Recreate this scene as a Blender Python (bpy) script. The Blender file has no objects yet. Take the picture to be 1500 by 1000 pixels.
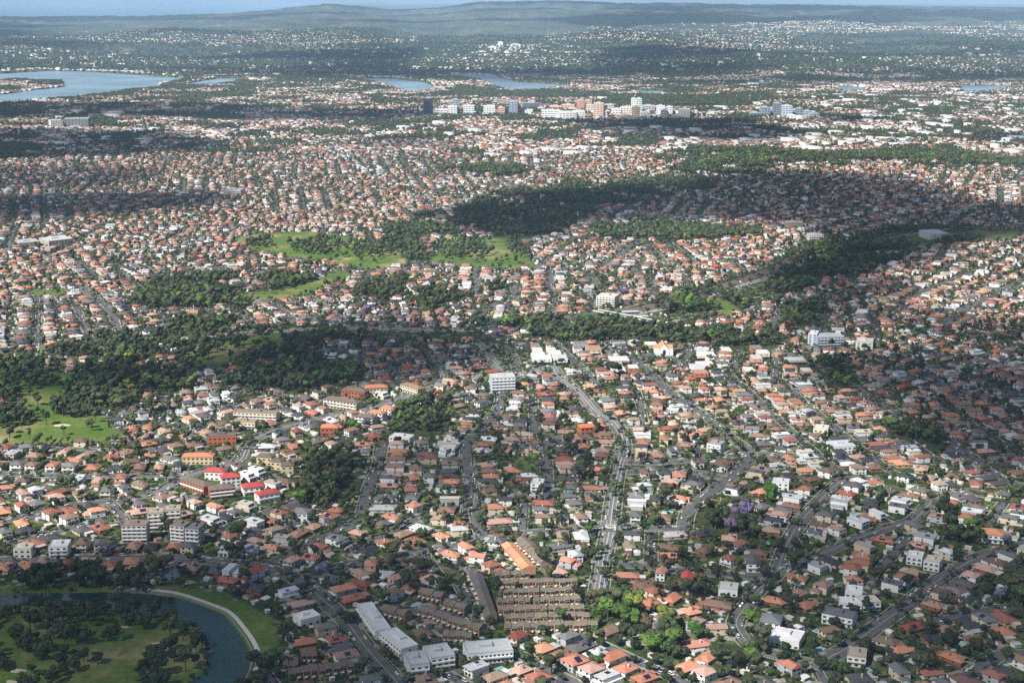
# aerial view of a suburb under broken cloud
HAZE, SKY, SUN, EXPO, DENO = 2.5e-5, 0.05, 5, 0.7, False
import bpy, math, random
import numpy as np
from mathutils.geometry import tessellate_polygon
from mathutils import Vector
rnd = random.Random(11)
rg = np.random.default_rng(5)
C = bpy.context.scene.collection
R = math.radians
PI = math.pi

# ------------------------------------------------------------------ camera model (for laying out the plan)
F = 2083.333; HC = 460.0; PITCH = math.atan(502 / F)
CP, SP = math.cos(PITCH), math.sin(PITCH)

def to_px(x, y, z=0.0):
    d = y * CP - (z - HC) * SP
    u = y * SP + (z - HC) * CP
    d = np.maximum(d, 1.0)
    return 750 + F * x / d, 500 - F * u / d

def ray(px, py):
    a = (px - 750) / F; b = (500 - py) / F
    return a, CP + b * SP, -SP + b * CP

def flat(px, py, z=0.0):
    a, b, c = ray(px, py)
    t = (z - HC) / c
    return a * t, b * t

# ------------------------------------------------------------------ noise
def vnoise(x, y, seed=0):
    x = np.asarray(x, float); y = np.asarray(y, float)
    xi = np.floor(x); yi = np.floor(y); fx = x - xi; fy = y - yi
    fx = fx * fx * (3 - 2 * fx); fy = fy * fy * (3 - 2 * fy)
    def h(a, b):
        s = np.sin(a * 127.1 + b * 311.7 + seed * 74.7) * 43758.5453
        return s - np.floor(s)
    return (h(xi, yi) * (1 - fx) + h(xi + 1, yi) * fx) * (1 - fy) + (h(xi, yi + 1) * (1 - fx) + h(xi + 1, yi + 1) * fx) * fy

def fbm(x, y, seed=0, n=3):
    v = 0; a = .5; s = 0
    for i in range(n):
        v = v + a * vnoise(np.asarray(x) * 2 ** i, np.asarray(y) * 2 ** i, seed + i * 13); s += a; a *= .5
    return v / s

def inpoly(X, Y, poly):
    X = np.asarray(X, float); Y = np.asarray(Y, float)
    out = np.zeros(X.shape, bool)
    xs = [p[0] for p in poly]; ys = [p[1] for p in poly]
    m = (X >= min(xs)) & (X <= max(xs)) & (Y >= min(ys)) & (Y <= max(ys))
    if not m.any(): return out
    a = X[m]; b = Y[m]; r = np.zeros(a.shape, bool)
    for i in range(len(poly)):
        x1, y1 = poly[i - 1]; x2, y2 = poly[i]
        if y1 == y2: continue
        c = ((y1 > b) != (y2 > b)) & (a < (x2 - x1) * (b - y1) / (y2 - y1) + x1)
        r ^= c
    out[m] = r
    return out

def seg_dist(X, Y, pts, closed=False):
    d = np.full(np.shape(X), 1e9)
    n = len(pts)
    for i in range(n if closed else n - 1):
        x1, y1 = pts[i]; x2, y2 = pts[(i + 1) % n]
        dx, dy = x2 - x1, y2 - y1; L = dx * dx + dy * dy + 1e-9
        t = np.clip(((X - x1) * dx + (Y - y1) * dy) / L, 0, 1)
        d = np.minimum(d, np.hypot(X - x1 - t * dx, Y - y1 - t * dy))
    return d

def sstep(a, b, x):
    t = np.clip((x - a) / (b - a), 0, 1); return t * t * (3 - 2 * t)

# ------------------------------------------------------------------ plan data traced on the ground
RIVER_OUT = [(-260, 864), (-60, 866), (75, 866), (165, 864), (215, 868), (250, 872), (277, 880), (305, 890), (327, 900), (345, 920), (360, 942), (366, 960), (362, 980), (352, 1000), (338, 1030), (315, 1080), (280, 1150), (200, 1260)]
RIVER_IN = [(60, 1260), (170, 1150), (225, 1080), (252, 1030), (275, 1000), (297, 982), (303, 965), (300, 942), (282, 922), (262, 907), (240, 900), (205, 895), (165, 890), (112, 885), (50, 884), (-60, 884), (-260, 884)]
river = [flat(*p) for p in RIVER_OUT + RIVER_IN]
FARWATER = {
 'bay': [(-120, 116), (0, 108), (75, 104), (130, 105), (200, 110), (260, 114), (270, 119), (240, 125), (230, 131), (190, 134), (150, 140), (110, 145), (50, 150), (0, 152), (-120, 156)],
 'inlet': [(280, 121), (320, 115), (370, 115), (350, 120), (310, 126), (285, 127)],
 'river_reach': [(515, 115), (575, 115), (630, 122), (638, 131), (600, 135), (580, 131), (550, 122)],
 'wide_reach': [(655, 108), (710, 109), (760, 120), (840, 125), (835, 130), (760, 134), (735, 131), (700, 121), (670, 115)],
 'creek': [(928, 134), (975, 133), (968, 141), (938, 141)],
 'upper_creek': [(1092, 120), (1130, 120), (1126, 127), (1100, 127)],
 'small_arm': [(1222, 124), (1270, 128), (1268, 132), (1238, 135)],
 'lagoon': [(1403, 125), (1484, 125), (1470, 132), (1415, 137)],
 'lake': [(148, 65), (180, 63), (170, 70)],
}
ISLE = [(-120, 118), (0, 117), (40, 117), (90, 122), (96, 127), (50, 132), (0, 139), (-120, 142)]
CREST = [(-900, 27), (0, 26), (170, 25), (345, 21), (425, 14), (475, 9), (525, 11), (575, 16), (650, 13), (700, 6), (800, 4), (900, 7), (1100, 9), (1500, 13), (2400, 13)]
crx = np.array([c[0] for c in CREST], float); cry = np.array([c[1] for c in CREST], float)
WOODRIDGE = [(1010, 95), (1060, 82), (1110, 79), (1170, 88), (1270, 95), (1285, 105), (1240, 112), (1150, 105), (1080, 102)]

def height(x, y):
    x = np.asarray(x, float); y = np.asarray(y, float)
    r = np.hypot(x, y)
    px, py = to_px(x, y)
    h = 9 * (fbm(x / 420, y / 420, 3, 2) - .5) * 2
    h = h + 14 * sstep(2600, 5500, r) * (fbm(x / 900, y / 900, 8, 2) - .35) * 2
    near = (r < 2300) & (x < 250)
    if near.any():
        sd = np.full(x.shape, 999.0)
        xs, ys = x[near], y[near]
        d = seg_dist(xs, ys, river, True); ins = inpoly(xs, ys, river)
        sd[near] = np.where(ins, -d, d)
        h = h * sstep(0, 160, sd)
        h = h - 3.2 * (1 - sstep(-4, 4.5, sd))
    far = r > 9000
    if np.any(far):
        cy_ = np.interp(px, crx, cry)
        hc = np.maximum(HC - (cy_ + 2) * 36000 / F, 8)
        up = sstep(13500, 36000, r) ** .8
        hill = 30 + (hc - 30) * up
        rid = (fbm(x / 2600, y / 1500, 21, 5) - .5) * 2; rid = np.abs(rid) * 2.6 - .6
        hill = hill - rid * (115 + 90 * up) * sstep(9000, 15000, r) * (1 - .7 * sstep(30000, 36000, r))
        back = sstep(36500, 50000, r)
        hill = hill * (1 - back) + back * (120 + 30 * rid)
        sea = (px < 470) & (r > 37500)
        hill = np.where(sea, -60, hill)
        w = sstep(9000, 14500, r)
        h = h * (1 - w) + hill * w
    ridge = inpoly(px, py, WOODRIDGE)
    if np.any((r > 6500) & (r < 16000)):
        b = 75 * np.exp(-((px - 1140) / 95) ** 2 - ((py - 97) / 9) ** 2) + 40 * np.exp(-((px - 1235) / 50) ** 2 - ((py - 104) / 6) ** 2)
        b = b + 45 * np.exp(-((px - 250) / 50) ** 2 - ((py - 60) / 4) ** 2) + 35 * np.exp(-((px - 1350) / 40) ** 2 - ((py - 112) / 6) ** 2)
        b = b + 30 * np.exp(-((px - 560) / 60) ** 2 - ((py - 58) / 5) ** 2)
        h = h + b
    if np.any(r > 5000):
        for k, pl in FARWATER.items():
            m = inpoly(px, py, pl)
            if k == 'bay': m &= ~inpoly(px, py, ISLE)
            if m.any(): h = np.where(m & (r > 5000), -7.0, np.where(r > 5000, h, h))
        lo = (r > 5000) & (r < 9000)
        h = np.where(lo & (h > -6) & (h < 1), 1, h)
    return h

def P(px, py):
    z = 0.0
    for i in range(7):
        x, y = flat(px, py, z)
        z = float(height(np.array([x]), np.array([y]))[0])
    return x, y

def Hs(x, y): return float(height(np.array([float(x)]), np.array([float(y)]))[0])

# woods and parks, outlines projected onto the ground
WOODS = [
 [(195, 415), (260, 403), (330, 398), (365, 425), (368, 465), (300, 494), (250, 494), (205, 470)],
 [(-80, 548), (60, 522), (110, 503), (160, 498), (260, 490), (300, 494), (380, 487), (430, 478), (520, 486), (560, 492), (500, 510), (520, 530), (545, 560), (480, 572), (400, 575), (330, 560), (240, 560), (160, 592), (100, 580), (-80, 580)],
 [(375, 402), (430, 385), (500, 378), (505, 395), (440, 420), (380, 428)],
 [(620, 500), (700, 478), (840, 472), (940, 478), (1020, 492), (1100, 498), (1140, 490), (1125, 512), (1020, 508), (900, 500), (760, 500), (670, 506)],
 [(560, 338), (620, 312), (700, 300), (740, 278), (800, 285), (870, 270), (900, 285), (850, 325), (800, 345), (750, 352), (700, 372), (660, 380), (600, 378), (560, 365)],
 [(960, 460), (1040, 430), (1130, 402), (1180, 378), (1235, 352), (1300, 345), (1420, 338), (1480, 345), (1440, 362), (1330, 366), (1290, 388), (1240, 402), (1180, 428), (1130, 432), (1060, 462), (1000, 482)],
 [(600, 432), (660, 415), (715, 402), (740, 415), (680, 435), (620, 455)],
 [(520, 415), (560, 405), (600, 410), (590, 428), (540, 440), (515, 432)],
 [(960, 238), (1050, 222), (1140, 225), (1280, 238), (1140, 256), (1010, 257)],
 [(880, 330), (960, 322), (1100, 335), (1110, 350), (1000, 352), (890, 345)],
 [(572, 600), (610, 590), (665, 592), (660, 618), (620, 632), (570, 628)],
 [(415, 690), (440, 662), (500, 662), (505, 700), (462, 735), (405, 762), (380, 738), (410, 720)],
 [(205, 800), (235, 790), (296, 792), (300, 762), (395, 752), (380, 800), (330, 815), (215, 812)],
 [(862, 872), (900, 872), (935, 905), (962, 940), (998, 975), (1010, 1040), (935, 1040), (905, 940), (872, 905)],
 [(1475, 840), (1560, 830), (1560, 935), (1490, 925)],
 [(370, 930), (410, 925), (420, 1000), (380, 1040), (345, 1010), (372, 985)],
 [(700, 655), (745, 648), (752, 690), (715, 692)], [(765, 655), (795, 655), (790, 690), (772, 695)],
 [(1030, 750), (1075, 745), (1100, 760), (1095, 785), (1050, 790)],
 [(985, 920), (1020, 915), (1045, 950), (1035, 985), (1000, 970)], [(1085, 945), (1160, 945), (1140, 985), (1100, 975)],
 [(1390, 770), (1440, 765), (1460, 800), (1400, 815)], [(845, 585), (860, 600), (840, 612)],
 [(740, 290), (850, 262), (1010, 262), (1050, 280), (950, 300), (850, 300)],
 [(120, 138), (200, 133), (262, 125), (300, 128), (350, 128), (380, 140), (300, 150), (180, 146)],
 [(640, 128), (720, 135), (830, 132), (840, 142), (760, 150), (640, 142)],
 [(-80, 205), (40, 200), (90, 215), (60, 235), (-80, 245)], [(-80, 155), (50, 150), (120, 158), (60, 172), (-80, 175)],
 [(1150, 235), (1350, 225), (1500, 240), (1560, 250), (1350, 250)],
 [(860, 140), (1100, 140), (1180, 150), (1050, 160), (880, 155)],
 [(1180, 540), (1215, 535), (1260, 575), (1225, 590)], [(1290, 615), (1370, 630), (1395, 655), (1340, 655)],
 [(635, 245), (700, 240), (770, 250), (700, 258)], [(1130, 450), (1200, 440), (1220, 470), (1160, 480)],
]
PARKS = [
 [(-200, 600), (0, 598), (28, 583), (80, 580), (110, 588), (160, 598), (158, 634), (115, 642), (60, 644), (-200, 646)],
 [(355, 348), (400, 338), (470, 340), (550, 352), (600, 365), (620, 378), (560, 388), (480, 382), (430, 372), (385, 362)],
 [(640, 350), (780, 345), (790, 385), (700, 388), (650, 375)],
 [(352, 425), (410, 412), (480, 388), (500, 392), (430, 425), (360, 436)],
 [(262, 510), (310, 500), (400, 490), (410, 505), (340, 530), (270, 528)],
 [(-200, 545), (40, 545), (110, 555), (90, 580), (-200, 596)],
 [(1028, 440), (1065, 438), (1070, 460), (1040, 462)], [(1195, 378), (1245, 378), (1240, 392), (1200, 392)],
 [(1330, 352), (1500, 340), (1500, 352), (1350, 364)],
 [(755, 650), (782, 648), (778, 668), (758, 670)],
 [(30, 424), (90, 418), (95, 430), (40, 436)],
 [(545, 908), (560, 900), (620, 945), (640, 950), (620, 960), (590, 945)],
]
golf = river[len(RIVER_OUT):] + [flat(-260, 1260)]
RBANK = [(250, 872), (277, 880), (305, 890), (327, 900), (345, 920), (360, 942), (366, 960), (362, 980), (372, 985), (410, 945), (400, 905), (360, 882), (300, 862), (240, 858)]

def warp(X, Y):
    """plan position shifted by noise, so that traced outlines turn ragged on the ground"""
    r = np.hypot(X, Y); a = 38 + 50 * sstep(1800, 4200, r) + 150 * sstep(4500, 9000, r); L = 95 + 120 * sstep(2000, 4500, r) + 260 * sstep(5000, 9000, r)
    L = np.where(r < 2000, 95., np.where(r < 4300, 170., 420.))
    return X + (fbm(X / L, Y / L, 101, 3) - .5) * 2 * a, Y + (fbm(X / L, Y / L, 107, 3) - .5) * 2 * a * 1.3
def in_woods(X, Y, skip=0):
    px, py = to_px(*warp(X, Y)); m = np.zeros(np.shape(X), bool)
    for p in WOODS: m |= inpoly(px, py, p)
    r = np.hypot(X, Y); g = fbm(X / np.where(r < 4300, 75., 260.), Y / np.where(r < 4300, 75., 260.), 151, 3)
    return m & (g > .425)
def in_parks(X, Y):
    px, py = to_px(*warp(X, Y)); m = np.zeros(np.shape(X), bool)
    for p in PARKS: m |= inpoly(px, py, p)
    return m

ROADS = [  # (phrase, width, marked, points)
 ('main', 12, 2, [(697, 503), (717, 522), (733, 540), (748, 553)]),
 ('main', 12, 2, [(748, 553), (780, 544), (808, 538), (817, 550), (850, 577), (870, 600), (888, 612), (900, 618), (910, 635), (914, 657), (908, 680), (902, 705), (899, 730), (894, 768), (890, 790), (884, 817), (880, 845), (876, 870)]),
 ('side', 9, 0, [(748, 553), (735, 580), (730, 597), (717, 615), (700, 635), (685, 650), (684, 670), (690, 705), (695, 737), (702, 770), (708, 788)]),
 ('side', 9, 0, [(560, 650), (557, 662), (554, 685), (542, 710), (537, 730), (531, 752)]),
 ('side', 8, 0, [(797, 640), (800, 670), (801, 700), (800, 732)]),
 ('side', 10, 0, [(925, 520), (962, 557), (982, 575), (1000, 587), (1032, 610), (1050, 625), (1077, 645), (1098, 664), (1087, 685), (1055, 710), (1025, 735), (1008, 750), (1003, 774)]),
 ('side', 8, 0, [(894, 771), (938, 773), (1003, 774)]), ('side', 8, 0, [(894, 771), (850, 776), (812, 777), (762, 781)]),
 ('side', 8, 0, [(912, 677), (960, 678), (1040, 672), (1098, 664), (1150, 668)]),
 ('side', 10, 1, [(1290, 700), (1242, 702), (1225, 710), (1207, 727), (1185, 750), (1165, 775), (1152, 800), (1143, 822), (1136, 842), (1113, 862), (1095, 885), (1080, 905), (1079, 916), (1088, 932), (1105, 948), (1150, 962), (1205, 975)]),
 ('side', 10, 1, [(1425, 722), (1390, 725), (1370, 730), (1355, 745), (1337, 762), (1300, 772), (1265, 785), (1214, 806), (1165, 828), (1136, 842)]),
 ('side', 11, 1, [(1520, 795), (1442, 813), (1398, 835), (1354, 864), (1310, 899), (1266, 930), (1235, 952), (1213, 964), (1205, 980), (1225, 1010), (1260, 1040)]),
 ('side', 9, 0, [(1560, 955), (1500, 958), (1464, 960), (1442, 973), (1415, 990)]),
 ('side', 9, 0, [(905, 826), (950, 829), (994, 835), (1038, 839), (1104, 844), (1136, 842)]),
 ('side', 7, 0, [(955, 776), (954, 800), (953, 828)]),
 ('side', 11, 1, [(-40, 822), (100, 817), (200, 817), (250, 817), (312, 822), (375, 829), (407, 837), (442, 852), (475, 880), (505, 907), (530, 940), (555, 970), (582, 1000), (610, 1050)]),
 ('side', 9, 0, [(390, 831), (425, 812), (450, 797), (485, 780), (531, 760)]),
 ('side', 9, 0, [(442, 852), (510, 825), (560, 822), (610, 808), (650, 802), (700, 790)]), ('side', 8, 0, [(617, 808), (640, 842)]),
 ('side', 7, 0, [(675, 858), (692, 887), (712, 922)]), ('side', 6, 0, [(606, 893), (640, 905), (660, 918)]),
 ('side', 12, 2, [(207, 727), (237, 717), (275, 697), (312, 686), (350, 675), (362, 655), (375, 642), (412, 627), (470, 613), (500, 606), (570, 590), (640, 560), (643, 543)]),
 ('side', 9, 0, [(-40, 770), (37, 757), (75, 747), (125, 737), (175, 735), (207, 727)]), ('side', 8, 0, [(0, 694), (100, 697), (175, 697), (245, 696), (275, 697)]),
 ('side', 8, 0, [(160, 737), (172, 750), (185, 768)]), ('side', 8, 0, [(760, 553), (745, 512), (700, 503)]),
 ('side', 9, 0, [(1500, 716), (1447, 688), (1425, 670), (1380, 640), (1300, 600), (1240, 560), (1190, 530), (1130, 512)]),
 ('side', 11, 0, [(120, 420), (150, 445), (166, 462), (173, 478), (172, 495)]),
 ('side', 10, 0, [(1520, 402), (1480, 420), (1420, 450), (1380, 478)]),
 ('side', 10, 0, [(712, 480), (711, 462), (722, 448), (750, 440), (755, 420)]), ('side', 9, 0, [(883, 438), (882, 425), (868, 408), (860, 400)]),
 ('side', 9, 0, [(970, 378), (940, 352), (925, 345)]), ('side', 9, 0, [(905, 378), (925, 360), (940, 352)]),
 ('side', 10, 0, [(1126, 500), (1130, 480), (1142, 460), (1148, 445)]), ('side', 9, 0, [(595, 200), (590, 230), (600, 250)]),
 ('motorway', 15, 0, [(260, 496), (300, 493), (350, 489), (405, 485), (450, 482), (520, 481), (620, 483), (700, 484)]),
 ('side', 9, 0, [(1060, 700), (1003, 690), (915, 692)]),
]
RAIL = [(800, 470), (850, 464), (900, 458), (940, 452), (985, 440), (1050, 421), (1110, 402), (1150, 386), (1190, 361), (1230, 351), (1290, 346), (1400, 330)]

# ------------------------------------------------------------------ materials
def mat(name, rough=.85, spec=.3):
    m = bpy.data.materials.new(name); m.use_nodes = True
    nt = m.node_tree; b = nt.nodes['Principled BSDF']
    b.inputs['Roughness'].default_value = rough
    b.inputs['Specular IOR Level'].default_value = spec
    return m, nt, b
def nd(nt, t, **kw):
    n = nt.nodes.new(t)
    for k, v in kw.items():
        if k.startswith('i_'): n.inputs[k[2:].replace('_', ' ')].default_value = v
        else: setattr(n, k, v)
    return n
def ramp(nt, src, stops):
    r = nt.nodes.new('ShaderNodeValToRGB'); el = r.color_ramp.elements
    while len(el) < len(stops): el.new(.5)
    for e, (p, c) in zip(el, stops): e.position = p; e.color = (*c, 1) if len(c) == 3 else c
    nt.links.new(src, r.inputs[0]); return r.outputs[0]
def noise(nt, scale, detail=3, coord=None, rough=.6):
    n = nd(nt, 'ShaderNodeTexNoise'); n.inputs['Scale'].default_value = scale; n.inputs['Detail'].default_value = detail; n.inputs['Roughness'].default_value = rough
    if coord is not None: nt.links.new(coord, n.inputs['Vector'])
    return n.outputs['Fac']
def mixc(nt, fac, a, b, mode='MIX'):
    m = nd(nt, 'ShaderNodeMix', data_type='RGBA', blend_type=mode)
    for sock, v in ((m.inputs[0], fac), (m.inputs[6], a), (m.inputs[7], b)):
        if isinstance(v, (int, float)): sock.default_value = v
        elif isinstance(v, tuple): sock.default_value = (*v, 1)
        else: nt.links.new(v, sock)
    return m.outputs[2]
def worldpos(nt): return nd(nt, 'ShaderNodeNewGeometry').outputs['Position']

def tinted(name, mode, lo, hi, scale, rough=.85, spec=.3, detail=3, second=None):
    """a material whose colour is the thing's own colour (object colour, or the face attribute of a merged mass), weathered by noise"""
    m, nt, b = mat(name + ('_mass' if mode == 'attr' else ''), rough, spec)
    if mode == 'attr': src = nd(nt, 'ShaderNodeAttribute', attribute_name='tint').outputs['Color']
    else: src = nd(nt, 'ShaderNodeObjectInfo').outputs['Color']
    w = worldpos(nt)
    f = noise(nt, scale, detail, w)
    g = ramp(nt, f, [(.3, (lo,) * 3), (.7, (hi,) * 3)])
    col = mixc(nt, 1.0, src, g, 'MULTIPLY')
    if second:
        f2 = noise(nt, second[0], 2, w)
        k = ramp(nt, f2, [(second[2], (0, 0, 0)), (second[2] + .12, (1, 1, 1))])
        col = mixc(nt, k, col, mixc(nt, 1.0, src, second[1], 'MULTIPLY'))
    nt.links.new(col, b.inputs['Base Color'])
    return m
M = {}
for md in ('obj', 'attr'):
    M['wall', md] = tinted('rendered_wall', md, .8, 1.05, .6, .9, .2)
    M['brick', md] = tinted('brick_wall', md, .65, 1.15, 2.2, .92, .15)
    M['roof', md] = tinted('tiled_roof', md, .68, 1.18, 1.3, .75, .3, 5, (.22, (.8, .78, .75), .56))
    M['metal', md] = tinted('sheet_roof', md, .85, 1.05, .4, .5, .4)
    M['leaf', md] = tinted('leaves', md, .35, 1.5, .5, .8, .25, 4, (.12, (1.25, 1.05, .7), .58))
    M['paint', md] = tinted('car_paint', md, .97, 1.0, .5, .3, .5)
def plain(name, col, rough=.85, spec=.3, var=None, metal=0):
    m, nt, b = mat(name, rough, spec)
    b.inputs['Metallic'].default_value = metal
    if var:
        f = noise(nt, var[0], 4, worldpos(nt))
        c = ramp(nt, f, [(.3, tuple(v * var[1] for v in col)), (.7, tuple(v * var[2] for v in col))])
        nt.links.new(c, b.inputs['Base Color'])
    else: b.inputs['Base Color'].default_value = (*col, 1)
    return m
M['glass'] = plain('window_glass', (.022, .028, .035), .2, .5)
M['trunk'] = plain('bark', (.11, .09, .07), .9, .2, (1.5, .6, 1.3))
M['trim'] = plain('white_trim', (.7, .7, .67), .7, .3, (.8, .85, 1.05))
M['concrete'] = plain('concrete', (.27, .262, .24), .9, .2, (.35, .7, 1.15))
M['asphalt'] = plain('asphalt', (.1, .1, .102), .9, .25, (.12, .75, 1.3))
M['worn'] = plain('worn_asphalt', (.15, .15, .148), .9, .25, (.1, .8, 1.2))
M['line'] = plain('road_paint', (.7, .69, .65), .7, .3, (1.5, .6, 1.1))
M['ballast'] = plain('rail_ballast', (.19, .15, .12), .95, .2, (.5, .7, 1.3))
M['solar'] = plain('solar_glass', (.012, .018, .05), .18, .6)
M['darkpaint'] = plain('dark_steel', (.05, .055, .06), .5, .4)
M['pool'] = plain('pool_water', (.05, .42, .5), .08, .5)
M['tile_pale'] = plain('pool_paving', (.55, .53, .48), .8, .3)
M['sand'] = plain('bunker_sand', (.52, .46, .34), .95, .1, (1, .85, 1.1))
M['hedge'] = plain('hedge_leaves', (.045, .075, .025), .85, .2, (1.2, .5, 1.5))
M['tyre'] = plain('tyre_rubber', (.02, .02, .02), .9, .2)
def water_mat(name, col, rough, bs, strength):
    m, nt, b = mat(name, rough, .5)
    b.inputs['Base Color'].default_value = (*col, 1)
    bp = nd(nt, 'ShaderNodeBump'); bp.inputs['Strength'].default_value = strength; bp.inputs['Distance'].default_value = .25
    nt.links.new(noise(nt, bs, 4, worldpos(nt)), bp.inputs['Height']); nt.links.new(bp.outputs[0], b.inputs['Normal'])
    f = noise(nt, bs * .05, 3, worldpos(nt))
    nt.links.new(ramp(nt, f, [(.35, tuple(v * .75 for v in col)), (.65, tuple(v * 1.25 for v in col))]), b.inputs['Base Color'])
    return m
M['river'] = water_mat('river_water', (.012, .042, .034), .14, .5, .35)
M['sea'] = water_mat('open_water', (.17, .26, .33), .45, .05, .5)
# ------------------------------------------------------------------ mesh helpers
class MB:
    def __init__(s): s.v = []; s.f = []; s.m = []
    def face(s, pts, m=0):
        b = len(s.v); s.v += [tuple(p) for p in pts]; s.f.append(tuple(range(b, b + len(pts)))); s.m.append(m)
    def add(s, v, f, m=0):
        b = len(s.v); s.v += [tuple(p) for p in v]
        for q in f: s.f.append(tuple(b + i for i in q)); s.m.append(m)
    def box(s, x0, x1, y0, y1, z0, z1, m=0, bottom=True, ang=0, c=(0, 0)):
        v = [(x0, y0, z0), (x1, y0, z0), (x1, y1, z0), (x0, y1, z0), (x0, y0, z1), (x1, y0, z1), (x1, y1, z1), (x0, y1, z1)]
        if ang:
            ca, sa = math.cos(ang), math.sin(ang)
            v = [(c[0] + (a - c[0]) * ca - (b - c[1]) * sa, c[1] + (a - c[0]) * sa + (b - c[1]) * ca, z) for a, b, z in v]
        f = [(4, 5, 6, 7), (0, 1, 5, 4), (1, 2, 6, 5), (2, 3, 7, 6), (3, 0, 4, 7)]
        if bottom: f.append((3, 2, 1, 0))
        s.add(v, f, m)
    def hip(s, x0, x1, y0, y1, z, rise, over=.6, gable=0, m=0):
        """hipped roof; gable 1 = gable at the y0 end / x0 end, 2 = both ends"""
        x0 -= over; x1 += over; y0 -= over; y1 += over
        w, d = x1 - x0, y1 - y0; t = .22
        if d >= w:
            k = w / 2
            a = (x0 + k, y0 + (0.35 if gable else min(k, d / 2 - .2)), z + rise); b = (x0 + k, y1 - (0.35 if gable == 2 else min(k, d / 2 - .2)), z + rise)
            c = [(x0, y0), (x1, y0), (x1, y1), (x0, y1)]
            v = [(p[0], p[1], z) for p in c] + [(p[0], p[1], z - t) for p in c] + [a, b]
            f = [(0, 1, 8), (1, 2, 9, 8), (2, 3, 9), (3, 0, 8, 9)]
        else:
            k = d / 2
            a = (x0 + (0.35 if gable else min(k, w / 2 - .2)), y0 + k, z + rise); b = (x1 - (0.35 if gable == 2 else min(k, w / 2 - .2)), y0 + k, z + rise)
            c = [(x0, y0), (x1, y0), (x1, y1), (x0, y1)]
            v = [(p[0], p[1], z) for p in c] + [(p[0], p[1], z - t) for p in c] + [a, b]
            f = [(0, 1, 9, 8), (1, 2, 9), (2, 3, 8, 9), (3, 0, 8)]
        f += [(4, 5, 1, 0), (5, 6, 2, 1), (6, 7, 3, 2), (7, 4, 0, 3), (7, 6, 5, 4)]
        s.add(v, f, m)
    def mesh(s, name, mats):
        me = bpy.data.meshes.new(name); me.from_pydata(s.v, [], s.f)
        for m in mats: me.materials.append(m)
        if len(mats) > 1: me.polygons.foreach_set('material_index', s.m)
        me.update(); return me

def link(name, me, parent=None, loc=(0, 0, 0), rot=0, color=None):
    o = bpy.data.objects.new(name, me); C.objects.link(o)
    o.location = loc; o.rotation_euler = (0, 0, rot)
    if parent is not None: o.parent = parent
    if color is not None: o.color = (*color, 1)
    return o
THINGS = []   # (object, look phrase, x, y)
def thing(name, cat, look, x, y, z=None, rot=0, group=None, me=None, color=None, label=None):
    if z is None: z = Hs(x, y)
    o = link(name, me, None, (x, y, z), rot, color)
    o['category'] = cat
    if group: o['group'] = group
    if label: o['label'] = label
    else: THINGS.append((o, look, x, y))
    return o
def structure(name, me, kind='structure', label=None, cat=None):
    o = link(name, me); o['kind'] = kind
    if label: o['label'] = label
    if cat: o['category'] = cat
    return o

def arr_mesh(name, V, L, S, mi=None, tint=None, mats=()):
    me = bpy.data.meshes.new(name)
    me.vertices.add(len(V)); me.vertices.foreach_set('co', np.ascontiguousarray(V, np.float32).ravel())
    me.loops.add(len(L)); me.loops.foreach_set('vertex_index', np.ascontiguousarray(L, np.int32))
    me.polygons.add(len(S)); st = np.concatenate([[0], np.cumsum(S)[:-1]]).astype(np.int32)
    me.polygons.foreach_set('loop_start', st)
    for m in mats: me.materials.append(m)
    if mi is not None: me.polygons.foreach_set('material_index', np.ascontiguousarray(mi, np.int32))
    me.update(calc_edges=True)
    if tint is not None:
        a = me.attributes.new('tint', 'FLOAT_COLOR', 'FACE')
        a.data.foreach_set('color', np.ascontiguousarray(np.concatenate([tint, np.ones((len(tint), 1))], 1), np.float32).ravel())
    return me

class Tpl:
    """a template: parts of (name, MB, material key, colour slot); slot -1 = no tint"""
    def __init__(s, parts, size): s.parts = parts; s.size = size; s._m = {}
    def flat(s, matlist):
        V = []; L = []; S = []; mi = []; sl = []; o = 0
        for nm, mb, mk, slot in s.parts:
            V += mb.v
            for f in mb.f:
                L += [i + o for i in f]; S.append(len(f)); mi.append(matlist.index(mk)); sl.append(slot)
            o += len(mb.v)
        return np.array(V, float), np.array(L), np.array(S), np.array(mi), np.array(sl)
    def meshes(s):
        if not s._m:
            for i, (nm, mb, mk, slot) in enumerate(s.parts):
                s._m[i] = mb.mesh(nm.split('>')[-1], [M[mk, 'obj'] if (mk, 'obj') in M else M[mk]])
        return s._m

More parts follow.
